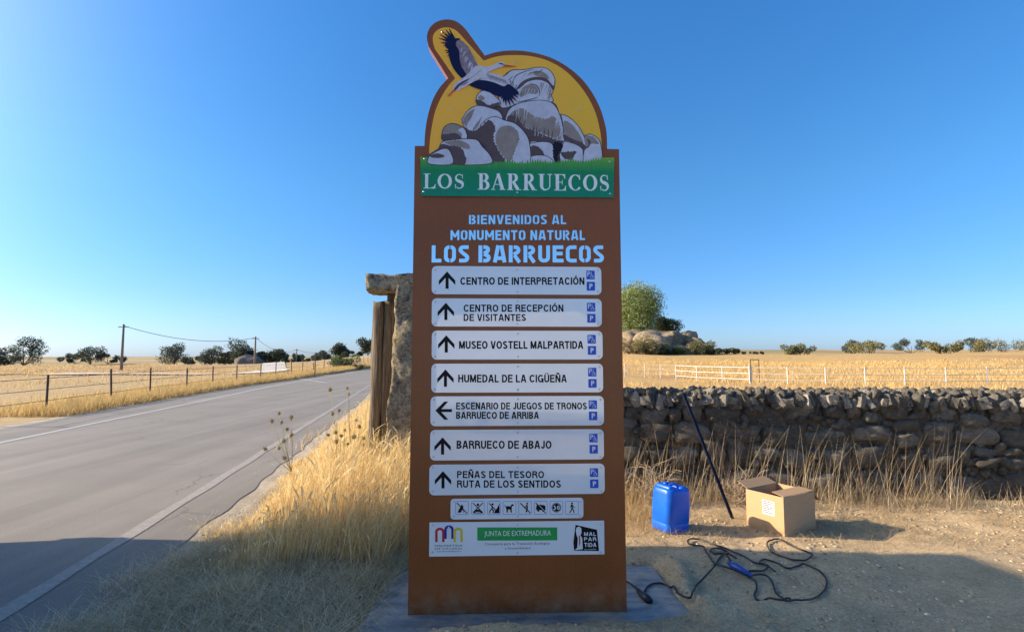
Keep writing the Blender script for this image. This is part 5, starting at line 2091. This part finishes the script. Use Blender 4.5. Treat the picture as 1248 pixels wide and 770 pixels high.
def thistle(heads, base, label, seed):
    """dried thistle: stem, branches and round heads at given points"""
    r_ = random.Random(seed)
    base = Vector(base)
    base.z = gz(base.x, base.y)
    t_ = thing('dried_thistle', label, 'thistle', base, 0, 'dried thistles on the verge')
    b_ = MB()
    top_ = sum((Vector(h_) for h_ in heads), Vector()) / len(heads)
    fork = base.lerp(top_, .45)
    b_.tube([(0, 0, 0), (fork - base) * .5 + Vector((.01, 0, 0)), fork - base], [.0045, .004, .0035], 6)
    for h_ in heads:
        q = Vector(h_) - base
        f_ = (fork - base).lerp(q, .0)
        mid = f_.lerp(q, .5) + Vector((r_.uniform(-.02, .02), r_.uniform(-.02, .02), -.015))
        b_.tube([f_, mid, q], [.0032, .0026, .002], 5)
    b_.build('stem', TH_STEM, t_, True)
    for h_ in heads:
        q = Vector(h_) - base
        R_ = r_.uniform(.017, .028) * (1.25 if h_ is heads[0] else 1)
        hb = MB()
        # globe of spines
        core = []
        for i in range(5):
            a = PI * i / 4
            core.append((q + Vector((0, 0, -math.cos(a) * R_ * .75)), max(.001, math.sin(a) * R_ * .8)))
        hb.tube([c[0] for c in core], [c[1] for c in core], 8)
        for k_ in range(44):
            dv = Vector((r_.gauss(0, 1), r_.gauss(0, 1), r_.gauss(0, 1) + .25)).normalized()
            sd_ = dv.orthogonal().normalized() * R_ * .09
            e_ = q + dv * R_ * r_.uniform(1.1, 1.6)
            s0 = q + dv * R_ * .6
            hb.add([s0 - sd_, s0 + sd_, e_], [(0, 1, 2)])
        hb.build('seed_head', TH_HEAD, t_)


TH_STEM = flat('thistle_stem', (.36, .32, .17), .8)
TH_HEAD = flat('thistle_head', (.34, .27, .12), .9, .1, .4, 90)
A5 = lambda px, py, Y=5.9: at(px, py, Y)
thistle([A5(340, 504), A5(331, 513), A5(343, 514, 6.0), A5(355, 508), A5(350, 523), A5(355, 530, 5.8), A5(346, 537), A5(323, 547), A5(340, 546), A5(347, 558)], A5(366, 600), 'many headed dried thistle leaning over the road edge, leftmost on the verge', 1)
thistle([A5(402, 475, 6.4), A5(413, 500, 6.4), A5(405, 504, 6.3)], A5(418, 580, 6.4), 'tallest dried thistle with one big round head against the asphalt', 2)
thistle([A5(423, 473, 6.7), A5(425, 480, 6.7), A5(434, 512, 6.7)], A5(428, 575, 6.7), 'slender dried thistle with a small high head, left of the timber posts', 3)
thistle([A5(409, 527), A5(416, 531), A5(410, 538), A5(420, 524), A5(424, 541), A5(400, 530)], A5(415, 590), 'low bushy dried thistle with clustered heads in the golden grass', 4)
thistle([A5(431, 532, 6.2), A5(443, 534, 6.2), A5(443, 542, 6.2), A5(438, 520, 6.2)], A5(437, 590, 6.2), 'low dried thistle just left of the timber post foot', 5)
thistle([A5(457, 531, 6.3), A5(451, 541, 6.3)], A5(455, 585, 6.3), 'dried thistle with one pale head in front of the timber post', 6)


def twigs(name, label, c, R_, n_, seed, col, catg='twigs'):
    r_ = random.Random(seed)
    b_ = MB()
    for k_ in range(n_):
        a = r_.uniform(0, 6.28)
        e = Vector((math.cos(a) * R_ * r_.uniform(.3, 1), math.sin(a) * R_ * r_.uniform(.3, .8), R_ * r_.uniform(.1, 1.1)))
        s0 = Vector((r_.uniform(-.3, .3) * R_, r_.uniform(-.3, .3) * R_, r_.uniform(0, .3) * R_))
        m_ = s0.lerp(e, .5) + Vector((r_.uniform(-.3, .3), r_.uniform(-.3, .3), r_.uniform(-.1, .4))) * R_
        b_.tube(cat3([s0, m_, e]), [.003, .003, .0025, .002, .0015], 4)
    o_ = b_.build(name, col, None, False, (c[0], c[1], gz(c[0], c[1])))
    tag(o_, label, catg)


def cat3(p_):
    a, b_, c = p_
    return [a, a.lerp(b_, .6), b_, b_.lerp(c, .5), c]


TW = flat('dry_twig', (.42, .32, .21), .85)
twigs('twig_tangle', 'tangle of dry pale twigs at the foot of the timber posts', (-1.42, 6.35), .26, 60, 3, TW)
twigs('dry_bush', 'dry leafless weed sprawling behind the blue can', (1.45, 5.75), .42, 38, 4, TW, 'weed')
twigs('dry_bush', 'dry leafless weed between the leaning bar and the cardboard box', (2.35, 5.75), .34, 46, 5, TW, 'weed')
twigs('dry_bush', 'dry leafless weed against the wall just right of the tall sign', (1.05, 5.9), .36, 40, 8, TW, 'weed')

# ------------------------------------------------------------------ distant things


def crown(name, blobs, leaf, n_, cols, parent, mat=None, thick=.35):
    """leafy crown: thousands of small leaves gathered round uneven lobes"""
    c_ = np.array([b_[:3] for b_ in blobs])
    r_ = np.array([b_[3] for b_ in blobs])
    wgt = r_ ** 2
    idx = RNG.choice(len(blobs), n_, p=wgt / wgt.sum())
    dv = RNG.normal(size=(n_, 3))
    dv /= np.linalg.norm(dv, axis=1)[:, None]
    dv[:, 2] *= .8
    # clumps: snap radius by noise on direction
    nz = fbm(dv[:, 0] * 3 + idx * 5.1 + 50, dv[:, 1] * 3 + dv[:, 2] * 3 + 50, 2)
    rr_ = (1 - thick * RNG.random(n_) ** 1.5) * (1 + nz * .9)
    P_ = c_[idx] + dv * (r_[idx] * rr_)[:, None]
    a1 = RNG.normal(size=(n_, 3))
    a1 /= np.linalg.norm(a1, axis=1)[:, None]
    a2 = np.cross(a1, RNG.normal(size=(n_, 3)))
    a2 /= np.linalg.norm(a2, axis=1)[:, None]
    s_ = leaf * (.6 + .8 * RNG.random(n_))[:, None]
    V_ = np.stack([P_ - a1 * s_, P_ + a2 * s_ * .45, P_ + a1 * s_, P_ - a2 * s_ * .45], 1).reshape(-1, 3)
    Fq_ = np.arange(n_ * 4).reshape(-1, 4)
    return link(name, np_mesh(name, V_, Fq_, mat or M['leaf'], tint=np.repeat(tints(n_, cols, .3), 4, 0)), parent)


def tree(name, label, x, y, h, w, seed, cols, leaf=.22, n_=4500, trunk_h=.3, catg='tree', group=None, lobes=13, sink=0, tr=None):
    r_ = random.Random(seed)
    z0 = gz(x, y) - sink
    t_ = thing(name, label, catg, (x, y, z0), r_.uniform(0, 6), group)
    blobs = []
    cz = h * (trunk_h + 1) / 2
    hz = h * (1 - trunk_h) / 2
    for k_ in range(lobes):
        a = r_.uniform(0, 6.28)
        u = r_.uniform(-1, 1)
        rad_ = math.sqrt(max(0, 1 - u * u * .8)) * r_.uniform(.25, .8)
        R_ = r_.uniform(.20, .36) * min(w, hz * 2) * .86
        blobs.append((math.cos(a) * rad_ * (w / 2 - R_ * .6), math.sin(a) * rad_ * (w / 2 - R_ * .6), cz + u * (hz - R_ * .8), R_))
    crown('crown', blobs, leaf, n_, cols, t_)
    b_ = MB()
    tr = tr or h * .035
    b_.tube([(0, 0, -.3), (tr * .4, 0, h * trunk_h * .6), (0, tr * .5, h * trunk_h * 1.1), (0, 0, cz)], [tr, tr * .8, tr * .65, tr * .3], 8)
    for bl in blobs[:7]:
        s0 = Vector((0, 0, h * trunk_h * r_.uniform(.7, 1.2)))
        e = Vector(bl[:3])
        b_.tube([s0, s0.lerp(e, .5) + Vector((0, 0, -.03 * h)), e], [tr * .45, tr * .3, tr * .12], 6)
    b_.build('trunk', M['bark'], t_, True)
    return t_


OLIVE = [(.10, .125, .045), (.13, .15, .06), (.075, .10, .035), (.16, .16, .07)]
DARKG = [(.05, .065, .035), (.065, .08, .04), (.04, .052, .03)]
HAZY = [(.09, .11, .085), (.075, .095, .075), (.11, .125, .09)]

P85 = lambda px, y=85: (px - 624) / F * y
tree('eucalyptus_tree', 'big spreading grey green tree rising right beside the sign above the boulders', P85(774, 92), 92, 12.4, 11.5, 2, [(.20, .27, .08), (.26, .30, .11), (.15, .21, .06), (.30, .31, .13)], .135, 42000, .14, lobes=30)
tree('holm_oak', 'small dark round tree right of the big tree, above the boulders', P85(817, 94), 97, 7.2, 6.0, 7, OLIVE + DARKG[:1], .13, 12000, .3, lobes=12)
# boulders
bd = random.Random(3)
for k, (px, py, w, h_, d_, dY, lab) in enumerate([
        (797, 415, 8.2, 4.4, 6, 85, 'largest rounded granite boulder in front of the big green tree'),
        (774, 412, 4.2, 3.4, 4, 87, 'pale granite boulder at the left foot of the big tree'),
        (818, 414, 5.0, 3.4, 4, 86, 'brown granite boulder sloping right of the largest one'),
        (838, 411, 3.8, 3.0, 3.4, 88, 'dark pointed boulder at the right top of the rock pile'),
        (846, 420, 4.4, 2.6, 3, 85, 'low boulder at the right end of the rock pile'),
        (826, 425, 4.0, 2.2, 3, 83, 'small boulder low in the bushes of the rock pile')]):
    p = at(px, py, dY)
    me = rock_mesh('granite_boulder', M['boulder'], 100 + k, 9, .72, .26)
    o = link('granite_boulder', me, None, (p.x, p.y, max(p.z - h_ * .2, gz(p.x, p.y) + h_ * .1)), (bd.uniform(-.2, .2), bd.uniform(-.35, .15), bd.uniform(0, 3)), (w, d_, h_))
    tag(o, lab, 'boulder', 'granite boulders under the big tree')


def bush(label, px, py, Y, w, h_, seed, cols, n_=3200, leaf=.10, group='bushes round the boulders'):
    p = at(px, py, Y)
    r_ = random.Random(seed)
    z0 = min(gz(p.x, p.y), p.z)
    t_ = thing('bush', label, 'bush', (p.x, p.y, z0), 0, group)
    bl = [(r_.uniform(-.35, .35) * w, r_.uniform(-.3, .3) * w, h_ * r_.uniform(.3, .7), r_.uniform(.25, .4) * h_) for k_ in range(10)]
    crown('foliage', bl, leaf, n_, cols, t_)
    b_ = MB()
    for q in bl[:6]:
        b_.tube([(q[0] * .3, q[1] * .3, -.2), (q[0] * .7, q[1] * .7, q[2] * .6), q[:3]], [.06, .045, .02], 5)
    b_.build('stems', M['bark'], t_, True)


SCRUB = [(.26, .23, .10), (.32, .27, .13), (.19, .18, .08), (.36, .29, .14)]
for k, (lab, px, Y, w, h_, cols) in enumerate([
        ('tawny bush at the left end of the boulders beside the sign', 768, 80, 7, 3.0, SCRUB),
        ('olive bush below the largest boulder', 788, 79, 5, 1.9, SCRUB),
        ('dark low bush in front of the largest boulder', 800, 79, 6, 1.1, DARKG),
        ('broad tawny scrub covering the lower left of the rock pile', 777, 78, 8, 2.5, SCRUB),
        ('olive scrub growing in the middle of the rock pile', 810, 81, 6, 2.1, SCRUB + DARKG),
        ('dark bush below the gap between boulders', 820, 80, 6, 1.4, DARKG + OLIVE),
        ('dense tawny bush under the pointed boulder', 853, 82, 5, 2.3, SCRUB + OLIVE),
        ('dark green bush at the right foot of the rock pile', 864, 80, 3.4, 1.4, DARKG),
        ('dry brown bush standing alone right of the rock pile', 879, 84, 4.2, .9, SCRUB),
        ('small dark green bush far right of the rock pile', 893, 84, 3.0, 1.0, DARKG),
        ('low brown scrub before the distant hills', 912, 88, 6, .5, SCRUB)]):
    x = P85(px, Y)
    z = gz(x, Y)
    pp = 385 - F * (math.tan(math.atan2(z - H, Y) - TH))
    bush(lab, px, pp, Y, w, h_, 40 + k, cols)
for k, (px, Y, w, h_) in enumerate([(975, 95, 7, 2.2), (1060, 105, 9, 3), (1150, 92, 6, 2.4), (1215, 110, 9, 3.2)]):
    x = P85(px, Y)
    pp = 385 - F * (math.tan(math.atan2(gz(x, Y) - H, Y) - TH))
    bush(['rounded scrub bush in the dry field beyond the pipe fence', 'wide scrub bush on the right horizon', 'compact scrub bush right of the wide one',
          'scrub bush at the far right of the field'][k], px, pp, Y, w, h_, 60 + k, SCRUB + OLIVE, 4000, .12, 'scrub bushes in the right field')

# far tree lines
FT = [  # px, Y, h, w, label
    (293, 150, 7.2, 7.5, 'dark holm oak, tallest crown left of the first utility pole'),
    (302, 152, 4.2, 9, 'low wide dark oak beneath the tallest left crown'),
    (318, 150, 3.6, 6, 'low oak just right of the first utility pole'),
    (329, 160, 3.0, 7, 'low dark oak between the pole and the small crowned tree'),
    (341, 150, 4.4, 6, 'round dark oak above the end of the dirt track'),
    (353, 165, 3.0, 8, 'low hazy oak left of the second pole'),
    (369, 170, 3.2, 10, 'wide hazy oak behind the second pole'),
    (391, 170, 4.0, 8.5, 'hazy oak left of the green roadside bush'),
    (412, 150, 4.6, 4, 'small hazy tree behind the roadside bush'),
    (430, 150, 2.4, 9, 'low scrubby oak on the rising ridge'),
    (449, 128, 4.4, 5, 'dark oak on the ridge beside the timber post'),
    (276, 155, 4.0, 8, 'low wide oak left of the tallest left crown'),
    (259, 158, 5.4, 8, 'round dark oak, second left of the tallest left crown'),
    (237, 172, 3.2, 10, 'low hazy oak thicket between two round oaks'),
    (214, 160, 6.6, 10, 'tall full dark oak in the far left field'),
    (133, 185, 3.6, 12, 'low hazy thicket on the left horizon'),
    (112, 180, 5.6, 9, 'hazy oak rising from the low left thicket'),
    (93, 190, 3.4, 12, 'long low thicket right of the leftmost oaks'),
    (31, 150, 7.4, 11, 'biggest dark oak at the far left of the horizon'),
    (8, 158, 5.0, 9, 'dark oak cut by the left edge of the view'),
    (1040, 190, 5.2, 9, 'hazy oak on the right horizon beyond the field'),
    (1110, 210, 5.4, 12, 'wide hazy oak on the right horizon'),
    (1190, 200, 6.0, 10, 'taller hazy oak at the far right horizon'),
]
for k, (px, Y, h_, w, lab) in enumerate(FT):
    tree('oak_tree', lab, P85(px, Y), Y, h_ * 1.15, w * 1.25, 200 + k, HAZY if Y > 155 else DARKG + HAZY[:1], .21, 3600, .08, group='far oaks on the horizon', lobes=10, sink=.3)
# low grey outcrop by the first pole
p = P85(307, 148)
o = link('granite_outcrop', rock_mesh('granite_outcrop', M['outcrop'], 300, 7, .8, .2), None, (P85(306, 146), 146, gz(P85(306, 146), 146) + .6), (0, 0, .4), (7, 5, 3.6))
tag(o, 'grey rounded outcrop among the oaks beside the first utility pole', 'boulder')
# green bush by the far road verge
x = P85(419, 66)
pp = 385 - F * (math.tan(math.atan2(gz(x, 66) - H, 66) - TH))
bush('bright green bush beyond the road left of the timber posts', 419, pp, 66, 3.6, 1.9, 77, [(.14, .19, .06), (.11, .16, .05), (.17, .20, .08)], 2200, .11, 'roadside bushes')
x = P85(438, 62)
pp = 385 - F * (math.tan(math.atan2(gz(x, 62) - H, 62) - TH))
bush('small dark clump at the far road edge', 436, pp, 60, 1.8, .7, 78, [(.14, .14, .06), (.2, .17, .08)], 700, .08, 'roadside bushes')

# utility poles and wires
poles = []
for k, (px, ytop, Y, lab) in enumerate([(311.5, 410, 92, 'nearest timber utility pole, with a wire to the left edge'),
                                        (362, 425, 150, 'second utility pole along the sagging wire'),
                                        (401.4, 427, 190, 'thin distant utility pole left of the last one'),
                                        (411.4, 423.5, 165, 'utility pole right of the thin distant one'),
                                        (150, 395, 70, 'utility pole in the left field'), ]):
    x = P85(px, Y)
    z0 = gz(x, Y)
    zt = at(px, ytop, Y).z
    t_ = thing('utility_pole', lab, 'utility pole', (x, Y, z0), 0, 'utility poles across the left field')
    MB().tube([(0, 0, -.3), (0, 0, zt - z0)], [.19, .13], 8).build('pole', M['polewood'], t_, True)
    MB().box((0, 0, zt - z0 - .35), (1.3, .1, .1)).build('crossarm', M['polewood'], t_)
    poles.append(Vector((x, Y, zt - .2)))
for a, c_, sag, lab in ((poles[4], poles[0], 1.2, 'overhead wire running to the left past the first pole'), (poles[0], poles[1], 1.5, 'overhead wire sagging from the first pole to the second'),
                        (poles[1], poles[2], .8, 'overhead wire between the second and the thin pole')):
    pts = []
    for i in range(17):
        u = i / 16
        p_ = a.lerp(c_, u)
        p_.z -= sag * 4 * u * (1 - u)
        pts.append(p_)
    tag(MB().tube(pts, .035, 4).build('overhead_wire', M['wire']), lab, 'wire', 'overhead wires across the left field')
o = thing('metal_post', 'thin dark post standing in the verge fence, taller than its neighbours', 'post', (P85(385, 40), 40, gz(P85(385, 40), 40)))
MB().tube([(0, 0, -.2), (0, 0, 1.75)], .035, 6).build('shaft', M['dark_pipe'], o)
MB().box((0, 0, 1.76), (.09, .09, .03)).build('post_cap', M['dark_pipe'], o)

# wire fence on the far verge
vf = thing('wire_fence', 'rusty wire fence on thin dark posts along the far side of the road', 'fence', (0, 0, 0))
fx = lambda y: float(road_left(y)) - 1.6 - (y - 26) * .03
prev = None
fp = []
y = 12.0
while y < 92:
    fp.append((fx(y) + random.uniform(-.15, .15), y))
    y += 2.6 + y * .03
fpost = MB().tube([(0, 0, -.2), (.01, 0, 1.12)], .03, 6).mesh('post', M['dark_pipe'])
for x, y in fp:
    link('post', fpost, vf, (x, y, gz(x, y)), (random.uniform(-.06, .06), random.uniform(-.06, .06), 0), (1, 1, random.uniform(.85, 1.1)))
for zz in (.35, .65, .95):
    MB().tube([(x, y, gz(x, y) + zz) for x, y in fp], .008, 4).build('wire', M['wire'], vf)

# white pipe fence on the right
pf = thing('white_pipe_fence', 'white three rail pipe fence crossing the dry field beyond the wall', 'fence', (0, 0, 0))
ends = [(823, 35.6), (848, 33.6), (879, 31.9), (912, 30.4), (914.2, 30.4), (958, 29.6), (1004, 29.0), (1052, 28.6), (1100, 28.4), (1150, 28.2), (1200, 28.1), (1250, 28.1)]
pts = [(P85(px, Y), Y) for px, Y in ends]
wpost = MB().tube([(0, 0, -.2), (0, 0, .94)], .032, 8).mesh('post', M['white_pipe'])
for i, (x, y) in enumerate(pts):
    link('post', wpost, pf, (x, y, gz(x, y)), None, (1.25, 1.25, 1.04) if i == 3 else (1, 1, 1))
for zz in (.22, .55, .88):
    for i in range(len(pts) - 1):
        if i == 3:
            continue
        (xa, ya), (xb, yb) = pts[i], pts[i + 1]
        MB().tube([(xa, ya, gz(xa, ya) + zz), (xb, yb, gz(xb, yb) + zz)], .020, 6).build('rail', M['white_pipe'], pf)
wf = thing('field_wire_fence', 'thin wire fence left of the white pipe fence, beside the sign', 'fence', (0, 0, 0))
fp2 = [(P85(px, Y), Y) for px, Y in ((640, 39), (690, 38.5), (735, 38), (761, 37.4), (785, 37), (804, 36.4))]
for x, y in fp2:
    link('post', wpost, wf, (x, y, gz(x, y)), None, (.8, .8, 1.0))
for zz in (.3, .6, .88):
    MB().tube([(x, y, gz(x, y) + zz) for x, y in fp2] + [(pts[0][0] - .06, pts[0][1], gz(*pts[0]) + zz)], .010, 4).build('wire', M['white_pipe'], wf)
fr = thing('water_hydrant_frame', 'dark metal hoop frame standing behind the white pipe fence', 'frame', (P85(918.6, 31.8), 31.8, gz(P85(918.6, 31.8), 31.8)))
for s_ in (-.245, .245):
    MB().tube([(s_, 0, -.1), (s_, 0, 1.30)], .022, 6).build('upright', M['dark_pipe'], fr)
MB().tube([(-.267, 0, 1.32), (.267, 0, 1.32)], .022, 6).build('top_bar', M['dark_pipe'], fr)


# ------------------------------------------------------------------ vehicles beside and behind the viewer (lorry added to cast the foreground shade; van reflects in the panels)
def wheel(parent, x, y, r, w):
    tw = MB().tube([(-w / 2, 0, 0), (-w / 2 + .03, 0, 0), (w / 2 - .03, 0, 0), (w / 2, 0, 0)], [r * .9, r, r, r * .9], 24).build('wheel', M['tyre'], parent, True, (x, y, r))
    MB().tube([(-w / 2 - .01, 0, 0), (w / 2 + .01, 0, 0)], r * .55, 16).build('rim', M['rimgrey'], tw)
    return tw


def bevel_box(w, l, h_, r, z0):
    return loft_rr([(z0, w - r, l - r, r, 0), (z0 + r, w, l, r, 0), (z0 + h_ - r, w, l, r, 0), (z0 + h_, w - r, l - r, r, 0)], 4)


LL, LH = 4.5, 2.95                                      # cargo box length and height
lorry = thing('shade_lorry', 'tall white box lorry out of view, added to cast the foreground shade', 'lorry', (-6.40, 2.42, 0), math.atan(.155))
bevel_box(2.3, LL, LH, .05, .85).build('cargo_box', M['carwhite'], lorry)
b = MB()
prof = [(-1.15, .40), (.75, .40), (.75, 2.35), (-.25, 2.35), (-.80, 1.60), (-1.15, 1.40)]
vs = [(-1.0, y_, z_) for y_, z_ in prof] + [(1.0, y_, z_) for y_, z_ in prof]
fs = [tuple(range(6)), tuple(range(6, 12))[::-1]] + [(i, i + 6, (i + 1) % 6 + 6, (i + 1) % 6) for i in range(6)]
b.add(vs, fs)
b.build('cab', M['carwhite'], lorry, False, (0, -LL / 2 - .77, 0))
MB().add([(-.9, -.79, 1.64), (.9, -.79, 1.64), (.9, -.28, 2.28), (-.9, -.28, 2.28)], [(0, 1, 2, 3)]).build('windscreen', M['glass'], lorry, False, (0, -LL / 2 - .79, .02))
MB().box((0, -.4, .70), (1.0, LL + .6, .2)).build('chassis', M['rubber'], lorry)
for x in (-.95, .95):
    for y in (-LL / 2 - .8, LL / 2 - 1.0):
        wheel(lorry, x, y, .38, .24)
    MB().box((x * .9, LL / 2 + .03, 1.0), (.25, .05, .14)).build('tail_lamp', M['lampred'], lorry)
    MB().box((x * .8, -LL / 2 - 1.93, .75), (.3, .05, .2)).build('headlight', M['lampclear'], lorry)

van = thing('white_van', 'white panel van parked behind the viewpoint turned away to the right', 'van', (1.6, -4.3, 0), rad(-58))
b = MB()
prof = [(-2.5, .45), (2.35, .45), (2.5, .75), (2.4, 1.15), (1.55, 1.35), (1.0, 2.2), (.7, 2.35), (-2.4, 2.4), (-2.5, 2.2)]
n = len(prof)
vs = [(-.95, y_, z_) for y_, z_ in prof] + [(.95, y_, z_) for y_, z_ in prof]
b.add(vs, [tuple(range(n)), tuple(range(n, 2 * n))[::-1]] + [(i, i + n, (i + 1) % n + n, (i + 1) % n) for i in range(n)])
bo = b.build('body', M['carwhite'], van)
bv = bo.modifiers.new('bevel', 'BEVEL')
bv.width = .07
bv.segments = 3
MB().add([(-.82, 1.60, 1.38), (.82, 1.60, 1.38), (.74, 1.05, 2.20), (-.74, 1.05, 2.20)][::-1], [(0, 1, 2, 3)]).build('windscreen', M['glass'], van, False, (0, .03, .03))
MB().box((0, 2.5, .58), (1.7, .12, .2)).build('bumper', M['rubber'], van)
for x in (-.88, .88):
    for y in (-1.6, 1.6):
        wheel(van, x, y, .33, .22)
    MB().box((x * .8, 2.47, .95), (.28, .08, .18)).build('headlight', M['lampclear'], van)
    MB().box((x * 1.15, 1.25, 1.45), (.12, .1, .22)).build('mirror', M['rubber'], van)
